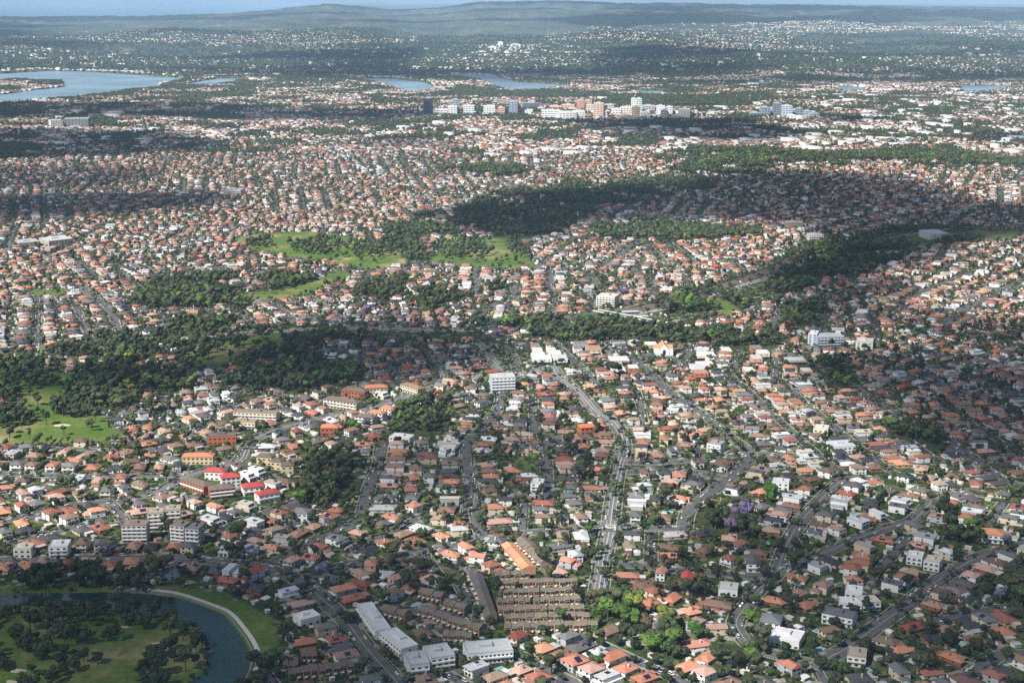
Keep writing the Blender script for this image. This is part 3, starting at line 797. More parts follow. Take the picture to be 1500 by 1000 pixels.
# riverside path
path = offset_line(smooth_line([flat(*p) for p in RIVER_OUT[3:15]], 4), -6.0)
path = offset_line(smooth_line([flat(*p) for p in RIVER_OUT[3:15]], 4), 6.0) if not inpoly(np.array([path[40][0]]), np.array([path[40][1]]), river)[0] and False else path
if inpoly(np.array([path[40][0]]), np.array([path[40][1]]), river)[0]: path = offset_line(smooth_line([flat(*p) for p in RIVER_OUT[3:15]], 4), 6.0)
mb = MB(); strip(mb, path, -1.7, 1.7, .3, .4); structure('path', mb.mesh('path', [M['tile_pale']]))
wl_ = offset_line(path, 3.6)
if seg_dist(np.array([wl_[40][0]]), np.array([wl_[40][1]]), river, True)[0] > seg_dist(np.array([path[40][0]]), np.array([path[40][1]]), river, True)[0]: wl_ = offset_line(path, -3.6)
mb = MB(); strip(mb, wl_, -.35, .35, .75, 3); thing('river_wall', 'wall', None, *wl_[40], z=0, me=mb.mesh('river_wall', [M['concrete']]), label='thin pale stone wall holding the outer bank of the river').location = (0, 0, 0)
# railway
mb = MB(); strip(mb, RL, -11, 11, .35, .8); structure('rail_bed_path', mb.mesh('rail_bed', [M['ballast']]))
for o in (-7.5, -2.5, 2.5, 7.5):
    mb = MB(); strip(mb, RL, o - .85, o - .68, .6, .2); strip(mb, RL, o + .68, o + .85, .6, .2)
    t = structure('railway_track', mb.mesh('railway_track', [M['darkpaint']]))
mb = MB(); strip(mb, RL, 12.5, 12.9, 2.2, 2.6)
thing('noise_wall', 'wall', None, *RL[len(RL) // 2], z=0, me=mb.mesh('noise_wall', [M['concrete']]), label='long pale concrete noise wall running beside the railway cutting').location = (0, 0, 0)
mb = MB(); strip(mb, RL, -31, -17, .3, .5); structure('service_road', mb.mesh('service_road', [M['concrete']]))
# roundabout
rx, ry = P(894, 771); rz = Hs(rx, ry)
def disc(r0, z0, z1, n=40, x=0, y=0):
    mb = MB(); v = [(x + r0 * math.cos(2 * PI * i / n), y + r0 * math.sin(2 * PI * i / n), z) for z in (z0, z1) for i in range(n)]
    mb.add(v, [tuple(range(n, 2 * n))] + [(i, (i + 1) % n, n + (i + 1) % n, n + i) for i in range(n)]); return mb
o = structure('road', disc(13, -.3, .27).mesh('roundabout_road', [M['asphalt']])); o.location = (rx, ry, rz)
t = thing('roundabout_island', 'roundabout', None, rx, ry, rz, label='round pale island in the middle of the road roundabout')
link('kerb', disc(4.6, 0, .5).mesh('kerb', [M['trim']]), t); link('paved_centre', disc(3.6, .45, .62).mesh('paved_centre', [M['concrete']]), t)
mark(rx, ry, 24, 24, 0, 1)

# ------------------------------------------------------------------ landmark buildings
WINM = {}
def winmesh(w, h, m='glass'):
    k = (w, h, m)
    if k not in WINM:
        mb = MB(); mb.box(-w / 2, w / 2, -.07, .05, 0, h); WINM[k] = mb.mesh('window', [M[m]])
    return WINM[k]
LANDS = []
def block(name, cat, p1, p2, depth, h, wall, roofc, style='hip', label=None, look=None, group=None, fl=3.1, wall_m='brick', nwin=None, balc=False, land=None, sidewin=True, balc_c=None, domark=True):
    a = P(*p1); b = P(*p2); W = math.hypot(b[0] - a[0], b[1] - a[1]); rot = math.atan2(b[1] - a[1], b[0] - a[0])
    x, y = (a[0] + b[0]) / 2, (a[1] + b[1]) / 2; z = min(Hs(*a), Hs(*b), Hs(x, y))
    t = thing(name, cat, look, x, y, z, rot, group, label=label)
    mb = MB(); mb.box(-W / 2, W / 2, 0, depth, -2, h, bottom=False); link('wall', mb.mesh('wall', [M[wall_m, 'obj']]), t, color=wall)
    r = MB()
    if style == 'hip': r.hip(-W / 2, W / 2, 0, depth, h, min(depth, W) * .22)
    elif style == 'gable': r.hip(-W / 2, W / 2, 0, depth, h, min(depth, W) * .25, .5, 2)
    else:
        for q in ((-W / 2, W / 2, 0, .35), (-W / 2, W / 2, depth - .35, depth), (-W / 2, -W / 2 + .35, .36, depth - .36), (W / 2 - .35, W / 2, .36, depth - .36)): r.box(*q, h + .003, h + .8)
        r.box(-W / 2 + .36, W / 2 - .36, .36, depth - .36, h + .003, h + .25)
        r.box(-W * .2, W * .1, depth * .45, depth * .8, h + .26, h + 2.2)
    rf = link('roof', r.mesh('roof', [M['roof' if style in ('hip', 'gable') else 'metal', 'obj']]), t, color=roofc)
    nf = max(1, int(h / fl)); nw = nwin or max(2, int(W / 4.2)); tot = 0
    while nf * nw > 70: nw -= 1
    ww = round(min(2.4, W / nw * .55), 1)
    for f in range(nf):
        zz = f * h / nf + .9
        for i in range(nw):
            o = link('window', winmesh(ww, 1.5), t, (-W / 2 + (i + .5) * W / nw, 0, zz))
        if balc and f > 0:
            bm = MB(); bm.box(-W / 2 + .4, W / 2 - .4, -1.3, -.08, f * h / nf - .1, f * h / nf + .95)
            link('balcony', bm.mesh('balcony', [M['wall', 'obj']]), t, color=balc_c or (.75, .75, .74))
        if sidewin and nf * (nw + 2) < 95:
            for s in (-1, 1):
                link('window', winmesh(1.6, 1.4), t, (s * W / 2, depth / 2, zz), PI / 2)
    cx, cy = x - math.sin(rot) * depth / 2, y + math.cos(rot) * depth / 2
    if domark and inside(cx, cy): mark(cx, cy, W + 3, depth + 3, rot)
    if land: LANDS.append((land, cx, cy))
    return t
WHT = (.74, .74, .72); CREAM = (.62, .5, .33); REDB = (.42, .13, .07); BRN = (.27, .17, .12); BRROOF = (.15, .12, .1); ORG = (.5, .2, .11); REDR = (.42, .07, .06); GREY = (.36, .37, .38); DARK = (.06, .065, .07); SAL = (.6, .36, .27)
# river-side and bottom blocks
def long_block(p1, p2, dep, label, land=None):
    block('apartment_block', 'apartment block', p1, p2, dep, 7.2, WHT, (.62, .64, .66), 'flat', label, wall_m='wall', balc=True, land=land, nwin=12)
long_block((590, 962), (555, 927), -11, 'x', None) if False else None
block('apartment_block', 'apartment block', (553, 934), (525, 893), 12, 7, WHT, (.6, .62, .64), 'flat', 'long low white terrace of flats stepping down the road beside the dark lawn', wall_m='wall', balc=True, land='the long white terrace', nwin=10) if False else None
block('apartment_block', 'apartment block', (523, 897), (551, 937), 12, 7, WHT, (.6, .62, .64), 'flat', 'long narrow white block with pale flat roof, upper one beside the downhill road', wall_m='wall', balc=True, land='the long white roadside block', nwin=10)
block('apartment_block', 'apartment block', (556, 938), (588, 965), 14, 7.5, WHT, (.66, .67, .68), 'flat', 'shorter white block with solar panels, lower end of the downhill road terrace', wall_m='wall', balc=True, nwin=8)
block('apartment_block', 'apartment block', (600, 991), (630, 988), 21, 9, (.6, .63, .64), (.4, .43, .45), 'flat', 'glassy grey-roofed block of flats, lower half of the stepped pair', wall_m='wall', balc=True, land='the grey-roofed glassy flats')
block('apartment_block', 'apartment block', (631.5, 984), (667, 979), 21, 10.5, (.66, .67, .68), (.42, .45, .47), 'flat', 'taller half of the stepped glassy flats with grey flat roof', wall_m='wall', balc=True)
block('apartment_block', 'apartment block', (685, 974), (752, 968), 20, 8.5, (.7, .71, .72), (.42, .45, .47), 'flat', 'wide grey-roofed flats with white piers and dark blue glazing', wall_m='wall', balc=True, nwin=11)
LM = [  # individually traced buildings: name, cat, p1, p2, depth, h, wall, roof, style, label, extras
 ('apartment_block', (179, 795), (216, 795), 13, 16, (.5, .47, .43), (.3, .22, .2), 'flat', 'tall banded block of flats, brown-roofed, nearest the side road', dict(balc=True, land='the banded tower flats', balc_c=(.78, .78, .76))),
 ('apartment_block', (217, 778), (241, 777), 12, 17, (.55, .5, .42), (.42, .36, .27), 'flat', 'banded block of flats with tan flat roof, behind the brown-roofed one', dict(balc=True)),
 ('apartment_block', (242, 775), (266, 774), 12, 18, (.56, .52, .45), (.42, .36, .27), 'flat', 'banded block of flats with tan flat roof at the rear, tallest of the group', dict(balc=True)),
 ('apartment_block', (250, 794), (271, 797), 12, 16, (.45, .46, .47), (.26, .2, .18), 'flat', 'white-striped grey block of flats stepping down to the trees', dict(balc=True)),
 ('apartment_block', (272, 797), (292, 799), 12, 15, (.45, .46, .47), (.2, .19, .19), 'flat', 'white-striped grey block at the lower end by the dark trees', dict(balc=True)),
 ('walk_up_flats', (265, 713), (299, 726), 12, 9, REDB, BRROOF, 'hip', 'red brick walk-up flats with brown hipped roof beside the main diagonal road', dict(balc=True, land='the red brick walk-ups')),
 ('walk_up_flats', (308, 731), (345, 728), 14, 9.5, REDB, BRROOF, 'hip', 'red brick walk-up flats with brown roof, further from the diagonal road', dict(balc=True)),
 ('walk_up_flats', (300, 702), (328, 704), 12, 9, WHT, REDR, 'hip', 'white walk-up flats with crimson roof, closest to the diagonal road', dict(wall_m='wall', land='the crimson-roofed white flats')),
 ('walk_up_flats', (325, 714), (353, 712), 13, 10, WHT, REDR, 'hip', 'white walk-up flats with crimson roof, second from the diagonal road', dict(wall_m='wall')),
 ('walk_up_flats', (357, 727), (389, 724), 13, 9, WHT, REDR, 'hip', 'white walk-up flats with crimson roof, third from the diagonal road', dict(wall_m='wall', balc=True)),
 ('walk_up_flats', (380, 738), (410, 733), 12, 9, WHT, REDR, 'hip', 'white walk-up flats with crimson roof, last of its row by the bush', dict(wall_m='wall', balc=True)),
 ('walk_up_flats', (267, 679), (312, 680), 12, 8, CREAM, ORG, 'hip', 'yellow brick flats with orange roof above the diagonal road', dict(land='the yellow brick flats')),
 ('walk_up_flats', (305, 651), (346, 650), 12, 9, REDB, BRROOF, 'flat', 'dark red brick flats with flat brown roof', dict()),
 ('walk_up_flats', (340, 629), (374, 630), 12, 9, CREAM, (.3, .24, .18), 'flat', 'long yellow brick flats, flat-roofed, nearer of two parallel ranges', dict(balc=True)),
 ('walk_up_flats', (342, 616), (405, 618), 12, 10, CREAM, (.25, .2, .16), 'flat', 'long yellow brick flats, flat-roofed, further of two parallel ranges', dict(balc=True)),
 ('walk_up_flats', (474, 596), (522, 602), 13, 10, (.62, .5, .34), BRROOF, 'hip', 'long cream brick flats with brown hipped roof and balconies', dict(balc=True, land='the long cream flats')),
 ('walk_up_flats', (500, 581), (534, 584), 12, 9, REDB, BRROOF, 'hip', 'red brick flats with brown hipped roof behind the long cream flats', dict()),
 ('walk_up_flats', (536, 579), (568, 576), 12, 9, CREAM, ORG, 'hip', 'flats with long orange ribbed roof near the dark wood edge', dict()),
 ('walk_up_flats', (586, 573), (612, 580), 12, 9, CREAM, BRN, 'hip', 'cream flats with faded brown roof beside the tall trees', dict(balc=True)),
 ('walk_up_flats', (520, 621), (546, 624), 12, 9.5, (.6, .48, .34), BRROOF, 'hip', 'cream brick flats with brown roof, in front of the orange-roofed pair', dict(balc=True)),
 ('walk_up_flats', (538, 616), (560, 619), 12, 10, WHT, ORG, 'hip', 'white flats under orange hipped roof, one of a pair, further from trees', dict(wall_m='wall', balc=True)),
 ('walk_up_flats', (556, 609), (573, 613), 12, 10, WHT, ORG, 'hip', 'white flats under orange hipped roof, one of a pair, nearer the trees', dict(wall_m='wall', balc=True)),
 ('walk_up_flats', (470, 638), (495, 638), 13, 9, REDB, ORG, 'hip', 'square red brick flats with pale ridged orange roof', dict(land='the square red brick flats')),
 ('walk_up_flats', (376, 680), (398, 682), 12, 9, CREAM, BRROOF, 'hip', 'cream flats with brown roof, first of three stepping towards the bush', dict()),
 ('walk_up_flats', (396, 687), (412, 689), 12, 9, CREAM, BRROOF, 'hip', 'cream flats with brown roof, middle one of three stepping towards the bush', dict()),
 ('walk_up_flats', (412, 694), (430, 694), 12, 9, CREAM, BRROOF, 'hip', 'cream flats with brown roof, last of three stepping towards the bush', dict()),
 ('walk_up_flats', (851, 637), (887, 633), 12, 8, (.55, .18, .1), (.6, .2, .1), 'hip', 'long bright orange roofed flats beside the bend of the main road', dict(land='the bright orange roadside flats')),
 ('office_block', (720, 575), (755, 573), 18, 18, (.5, .53, .57), (.5, .5, .5), 'flat', 'white banded office block of seven floors standing above the houses', dict(wall_m='wall', balc=True, land='the white banded office block', balc_c=(.8, .82, .85))),
 ('apartment_block', (1183, 506), (1196, 507), 22, 16, (.5, .58, .66), (.6, .62, .62), 'flat', 'narrow blue-grey end block beside the five-storey apartments', dict(wall_m='wall')),
 ('apartment_block', (1197, 509), (1236, 508), 22, 14, (.36, .42, .48), (.4, .42, .44), 'flat', 'wide pale blue five-storey apartments with rows of balconies', dict(wall_m='wall', balc=True, balc_c=(.5, .54, .58), land='the pale blue apartments')),
 ('apartment_block', (1253, 512), (1278, 514), 24, 11, WHT, (.55, .55, .53), 'flat', 'plain white block with large blank walls by the shopping strip', dict(wall_m='wall', nwin=3)),
 ('apartment_block', (873, 450), (900, 451), 26, 17, (.66, .58, .45), (.6, .55, .48), 'flat', 'cream block of flats beside the railway bridge', dict(wall_m='wall', balc=True, land='the cream flats by the bridge')),
 ('apartment_block', (1150, 334), (1176, 334), 20, 12, (.5, .43, .33), (.6, .55, .45), 'flat', 'long cream five-storey apartments near the railway curve', dict(wall_m='wall')),
 ('apartment_block', (1185, 353), (1206, 353), 20, 12, (.68, .64, .58), (.55, .55, .53), 'flat', 'pale grey and cream apartments directly above the railway', dict(wall_m='wall', balc=True)),
 ('warehouse', (1362, 352), (1389, 351), 50, 12, (.6, .6, .6), (.55, .55, .55), 'flat', 'plain white box warehouse standing alone among dark trees', dict(wall_m='wall', nwin=2, land='the lone white warehouse')),
 ('warehouse', (28, 362), (58, 360), 40, 8, (.42, .34, .3), (.42, .42, .42), 'flat', 'long low factory with pale roof, smaller of two side by side', dict(wall_m='wall', nwin=6)),
 ('warehouse', (72, 361), (108, 357), 50, 10, (.42, .38, .34), (.5, .51, .51), 'flat', 'large factory with pale grey roof, bigger of two side by side', dict(wall_m='wall', nwin=8, land='the large pale factory')),
 ('apartment_block', (328, 286), (353, 286), 26, 14, (.5, .5, .5), (.4, .4, .4), 'flat', 'white slab of flats standing above the middle distance roofs', dict(wall_m='wall', balc=True, land='the white slab flats')),
 ('hospital_building', (75, 188), (92, 188), 50, 28, (.6, .62, .65), (.5, .5, .5), 'flat', 'pale narrow hospital wing beside the long dark slab', dict(wall_m='wall', land='the dark hospital slab')),
 ('hospital_building', (94, 187), (130, 188), 50, 34, (.2, .23, .26), (.4, .4, .4), 'flat', 'long dark glazed hospital slab with white podium', dict(wall_m='wall', nwin=12)),
 ('house', (570, 648), (600, 652), 14, 7, (.8, .8, .79), (.7, .7, .7), 'flat', 'large white arched villa with flat roofs among red roofs', dict(wall_m='wall', land='the large white villa')),
 ('house', (428, 762), (450, 764), 13, 8, (.78, .78, .77), (.2, .2, .2), 'hip', 'tall white house with grey roof at the edge of the bush', dict(wall_m='wall', land='the tall white house by the bush')),
 ('house', (20, 817), (46, 817), 12, 8, (.72, .68, .58), (.6, .58, .5), 'flat', 'cream flat-roofed house with square piers above the riverside road', dict(wall_m='wall')),
 ('house', (72, 818), (100, 817), 16, 10, (.82, .82, .82), (.7, .7, .7), 'flat', 'stepped all-white terraced villa above the riverside road', dict(wall_m='wall', balc=True, land='the stepped white villa')),
 ('house', (270, 922), (0, 0), 0, 0, None, None, None, None, None),
 ('house', (441, 919), (470, 912), 14, 6, (.72, .73, .72), (.7, .7, .7), 'flat', 'low white flat-roofed house among red roofs near the river bank', dict(wall_m='wall', balc=True)),
 ('house', (1094, 838), (1114, 838), 14, 8, (.8, .8, .78), (.12, .12, .12), 'gable', 'pair of white houses with tall framed fronts above the dim cross road', dict(wall_m='wall', balc=True)),
 ('house', (1052, 872), (1080, 874), 14, 6, (.72, .74, .76), (.5, .5, .5), 'flat', 'pale flat-roofed house with curved deck near the bending road', dict(wall_m='wall')),
 ('house', (997, 857), (1014, 858), 13, 6, (.8, .78, .74), (.5, .07, .06), 'gable', 'white cottage with bright red gabled roof below the cross road', dict(wall_m='wall', land='the bright red cottage roof')),
 ('house', (960, 850), (973, 851), 12, 7, (.8, .8, .78), (.5, .24, .17), 'gable', 'tall white gabled cottage with orange roof below the cross road', dict(wall_m='wall')),
 ('house', (1126, 944), (1170, 951), 20, 6, (.8, .8, .79), (.8, .8, .8), 'flat', 'sprawling white house with white flat roof beside the blue pool', dict(wall_m='wall', land='the sprawling white house')),
 ('house', (1113, 922), (1142, 925), 16, 7, (.8, .8, .8), (.2, .2, .22), 'hip', 'white house with grey roof above a stepped white garden wall', dict(wall_m='wall', balc=True)),
 ('house', (1203, 912), (1248, 920), 14, 8, (.78, .79, .8), (.15, .15, .16), 'flat', 'white modern house with dark roof box facing the long downhill road', dict(wall_m='wall', balc=True, land='the white modern house with dark box')),
 ('house', (1237, 882), (1262, 884), 14, 9, (.78, .79, .79), (.75, .75, .75), 'flat', 'tall white cubic house, highest of the stepped white group', dict(wall_m='wall', balc=True, land='the stepped white group')),
 ('house', (1228, 895), (1262, 897), 12, 7, (.75, .76, .78), (.7, .7, .7), 'flat', 'long white flat-roofed house in front of the tall cubic one', dict(wall_m='wall', balc=True)),
 ('house', (1262, 896), (1290, 893), 13, 7, (.72, .68, .6), (.6, .56, .48), 'flat', 'cream-roofed modern house with curved balconies at the end of the white group', dict(wall_m='wall', balc=True)),
 ('house', (1327, 826), (1350, 829), 14, 7, (.78, .79, .8), (.72, .72, .72), 'flat', 'white flat-roofed house, upper half of a stepped pair by the road', dict(wall_m='wall')),
 ('house', (1352, 834), (1375, 838), 14, 8, (.75, .75, .74), (.62, .56, .45), 'flat', 'white house with tan flat roof, lower half of a stepped pair by the road', dict(wall_m='wall')),
 ('house', (1240, 975), (1268, 978), 15, 8, (.7, .68, .62), (.4, .35, .28), 'flat', 'rounded cream house with brown flat roof at the road corner', dict(wall_m='wall', balc=True, land='the rounded corner house')),
 ('house', (1438, 794), (1470, 797), 15, 8, (.8, .78, .72), (.6, .28, .15), 'hip', 'big sunlit white villa with orange roof at the curve of the road', dict(wall_m='wall', balc=True, land='the big sunlit villa')),
 ('house', (1191, 638), (1212, 640), 16, 8, (.75, .68, .5), (.55, .53, .48), 'flat', 'large cream house with pale flat roof in the sunny rows', dict(wall_m='wall')),
 ('house', (1222, 665), (1254, 663), 22, 7, (.78, .77, .74), (.5, .52, .55), 'flat', 'wide white house with solar panels on pale roof in the sunny rows', dict(wall_m='wall', land='the wide white solar house')),
 ('house', (1130, 716), (1155, 718), 13, 7, (.82, .82, .82), (.6, .6, .6), 'flat', 'white cubic house with dark windows beside the bright green tree', dict(wall_m='wall')),
 ('house', (777, 722), (795, 723), 14, 10, (.78, .8, .82), (.6, .6, .6), 'flat', 'tall white three-storey house at the end of the narrow shaded lane', dict(wall_m='wall', balc=True, land='the tall white lane house')),
 ('house', (1035, 661), (1055, 664), 14, 9, (.8, .8, .79), (.3, .3, .3), 'flat', 'tall white house with roof terrace beside the road fork', dict(wall_m='wall', balc=True)),
]
for r in LM:
    nm, p1, p2, dep, h, wl, rf, st, lb, ex = r
    if lb is None: continue
    block(nm, {'walk_up_flats': 'flats', 'apartment_block': 'apartment block', 'office_block': 'office block', 'warehouse': 'warehouse', 'hospital_building': 'hospital', 'house': 'house'}[nm], p1, p2, dep, h, wl, rf, st, lb, **ex)
# townhouse rows: brown pitched roofs, party walls rising through them
ROWSH = []
def row(p1, p2, dep, n, wall, roofc, label, h=5.6, land=None, name='townhouse_row', step=0.0):
    a = P(*p1); b = P(*p2); W = math.hypot(b[0] - a[0], b[1] - a[1]); rot = math.atan2(b[1] - a[1], b[0] - a[0])
    x, y = (a[0] + b[0]) / 2, (a[1] + b[1]) / 2; z = Hs(x, y); t = thing(name, 'townhouses', None, x, y, z, rot, 'rows of attached townhouses', label=label)
    wd = W / n; w = MB(); rr = random.Random(n + int(x))
    for i in range(n):
        x0 = -W / 2 + i * wd; hh = h + (step * i) + rr.choice((0, 0, .5, .9)); dy = rr.choice((0, 0, .8, 1.6))
        w = MB(); w.box(x0 + .05, x0 + wd - .05, dy, dep, -1, hh, bottom=False); link('wall', w.mesh('wall', [M['brick', 'obj']]), t, color=wall)
        r = MB(); v = [(x0, dy - .6, hh - .1), (x0 + wd, dy - .6, hh - .1), (x0 + wd, dep + .6, hh - .1), (x0, dep + .6, hh - .1), (x0, dep / 2, hh + dep * .2), (x0 + wd, dep / 2, hh + dep * .2)]
        r.add(v, [(0, 1, 5, 4), (2, 3, 4, 5), (3, 0, 4), (1, 2, 5), (3, 2, 1, 0)]); link('roof', r.mesh('roof', [M['roof', 'obj']]), t, color=tuple(c * rr.uniform(.85, 1.15) for c in roofc))
        if i: pw = MB(); pw.box(x0 - .14, x0 + .14, dy - .5, dep + .5, 0, hh + .2); link('party_wall', pw.mesh('party_wall', [M['wall', 'obj']]), t, color=(.5, .44, .37))
        cv = MB(); cv.box(x0 + .3, x0 + wd * .55, dy - 2.2, dy - .02, 2.3, 2.5); cv.box(x0 + .3, x0 + .5, dy - 2.2, dy - 2, 0, 2.3); link('porch', cv.mesh('porch', [M['wall', 'obj']]), t, color=(.66, .63, .56))
        if rr.random() < .55: ROWSH.append((x + (x0 + wd * .7) * math.cos(rot) + 3.6 * math.sin(rot), y + (x0 + wd * .7) * math.sin(rot) - 3.6 * math.cos(rot)))
        for zz in (.6, 3.3): link('window', winmesh(1.8, 1.5), t, (x0 + wd * .68, dy, zz))
        link('window', winmesh(1.2, 1.3), t, (x0 + wd * .27, dy, 3.5))
    cx, cy = x - math.sin(rot) * dep / 2, y + math.cos(rot) * dep / 2; mark(cx, cy, W + 2, dep + 1, rot)
    if land: LANDS.append((land, cx, cy))
TH = (.42, .26, .16); TR = (.17, .145, .115)
rows6 = [((726, 852), (776, 850), 7), ((724, 864), (846, 861), 14), ((737, 877), (790, 876), 7), ((792, 876), (849, 874), 8), ((728, 891), (776, 890), 6), ((782, 890), (850, 888), 9), ((730, 904), (801, 902), 9), ((804, 902), (856, 901), 7), ((740, 916), (864, 912), 12), ((740, 930), (876, 924), 15)]
names6 = ['short first row nearest the orange townhouses', 'second row, unbroken, counted down from the orange townhouses', 'third row, shorter half on the shaded side', 'third row, longer half towards the main road', 'fourth row, shorter half on the shaded side', 'fourth row, longer half towards the main road', 'fifth row, longer half on the shaded side', 'fifth row, shorter half towards the main road', 'sixth row, unbroken with white gables', 'last and longest row, unbroken, nearest the red-roofed cottages']
for (a, b, n), lb in zip(rows6, names6): row(a, b, 8.2, n, TH, TR, 'brown-roofed brick townhouses, ' + lb, land='the brown townhouse rows' if n == 9 and a[0] == 782 else None)
row((688, 850), (709, 914), 10, 9, (.3, .18, .13), (.15, .125, .11), 'brown brick townhouses stepping downhill in one column beside the concrete drive', land='the stepped townhouse column')
row((754, 797), (790, 834), 11, 9, (.33, .24, .18), (.19, .15, .125), 'long brown-roofed townhouse terrace behind the orange townhouses')
row((733, 806), (765, 843), 12, 5, (.62, .3, .17), (.56, .27, .16), 'bright orange townhouses stepping down with pale orange tiled roofs', land='the bright orange townhouses')
for (a, b, n), lb in zip([((612, 876), (646, 884), 5), ((612, 902), (655, 916), 6), ((648, 915), (702, 932), 7), ((556, 900), (592, 912), 5), ((648, 893), (680, 902), 4), ((648, 940), (690, 944), 5)],
        ['upper range of the shaded group', 'cream-fronted range in the shaded group', 'long lower range of the shaded group by the lawn', 'range closest to the long white block', 'short sunlit range by the concrete drive', 'low range behind the grey-roofed flats']):
    row(a, b, 10, n, (.36, .23, .16), TR, 'brown brick townhouses, ' + lb)
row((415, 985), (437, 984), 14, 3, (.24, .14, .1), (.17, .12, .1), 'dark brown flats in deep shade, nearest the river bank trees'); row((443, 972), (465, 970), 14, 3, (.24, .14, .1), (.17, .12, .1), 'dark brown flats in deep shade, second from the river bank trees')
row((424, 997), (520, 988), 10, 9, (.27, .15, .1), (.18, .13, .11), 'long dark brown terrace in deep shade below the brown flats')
# church: white nave, steep orange gable and arched window
a = P(960, 521); b = P(986, 521); W = math.hypot(b[0] - a[0], b[1] - a[1]); t = thing('church', 'church', None, (a[0] + b[0]) / 2, a[1], label='white gabled church with orange roof and tall arched window', rot=0)
w = MB(); w.box(-W / 2, W / 2, 0, 26, -1, 8, bottom=False); w.add([(-W * .28, 0, 8), (W * .28, 0, 8), (0, 0, 15), (-W * .28, .5, 8), (W * .28, .5, 8), (0, .5, 15)], [(0, 1, 2), (5, 4, 3), (1, 4, 5, 2), (3, 0, 2, 5)])
w.box(-W * .29, W * .29, -.4, 0, -1, 8.5, bottom=False); link('wall', w.mesh('wall', [M['wall', 'obj']]), t, color=(.82, .81, .78))
r = MB(); r.hip(-W * .3, W * .3, .6, 26, 8.2, 7, .5, 2); r.hip(-W / 2, W / 2, 6, 22, 8.02, 4, .5, 2); link('roof', r.mesh('roof', [M['roof', 'obj']]), t, color=(.55, .26, .15))
g = MB(); n = 10; pts = [(-2, -.46, 1), (2, -.46, 1)] + [(2 * math.cos(PI * i / n), -.46, 6 + 2 * math.sin(PI * i / n)) for i in range(n + 1)]; g.face(pts); g.face([(p[0], -.4, p[2]) for p in pts][::-1])
link('window', g.mesh('window', [M['glass']]), t); mark((a[0] + b[0]) / 2, a[1] + 13, W + 4, 30, 0); LANDS.append(('the white church', (a[0] + b[0]) / 2, a[1] + 13))
# road bridge over the railway
a = P(872, 462); b = P(992, 484); L = math.hypot(b[0] - a[0], b[1] - a[1]); rot = math.atan2(b[1] - a[1], b[0] - a[0])
t = thing('road_bridge', 'bridge', None, (a[0] + b[0]) / 2, (a[1] + b[1]) / 2, rot=rot, label='long flat concrete road bridge crossing the railway on short piers')
mb = MB(); mb.box(-L / 2, L / 2, -6, 6, 6, 6.8); link('deck', mb.mesh('deck', [M['concrete']]), t)
mb = MB(); mb.box(-L / 2, L / 2, -5.4, 5.4, 6.804, 6.85); link('roadway', mb.mesh('roadway', [M['asphalt']]), t)
for s in (-1, 1): mb = MB(); mb.box(-L / 2, L / 2, s * 5.8 - .15, s * 5.8 + .15, 6.81, 8); link('parapet', mb.mesh('parapet', [M['trim']]), t)
for i in range(9): mb = MB(); mb.box(-.5, .5, -4, 4, -2, 6); link('pier', mb.mesh('pier', [M['concrete']]), t, (-L / 2 + (i + .5) * L / 9, 0, 0))
mark((a[0] + b[0]) / 2, (a[1] + b[1]) / 2, L, 16, rot); LANDS.append(('the road bridge', (a[0] + b[0]) / 2, (a[1] + b[1]) / 2))
for i, (p, q, lb) in enumerate([((905, 461), (935, 459), 'long pale platform canopy beside the railway, nearer the bridge'), ((915, 468), (950, 466), 'grey station platform canopy beside the tracks, further from the bridge'), ((1212, 355), (1245, 352), 'pale platform canopy at the far curve of the railway')]):
    a = P(*p); b = P(*q); L = math.hypot(b[0] - a[0], b[1] - a[1]); t = thing('platform_canopy', 'canopy', None, (a[0] + b[0]) / 2, (a[1] + b[1]) / 2, rot=math.atan2(b[1] - a[1], b[0] - a[0]), label=lb)
    mb = MB(); mb.box(-L / 2, L / 2, -4, 4, 4, 4.4); link('roof', mb.mesh('roof', [M['metal', 'obj']]), t, color=(.55, .57, .58))
    for k in range(6): mb = MB(); mb.box(-.2, .2, -.2, .2, -1, 4); link('post', mb.mesh('post', [M['darkpaint']]), t, (-L / 2 + (k + .5) * L / 6, 0, 0))
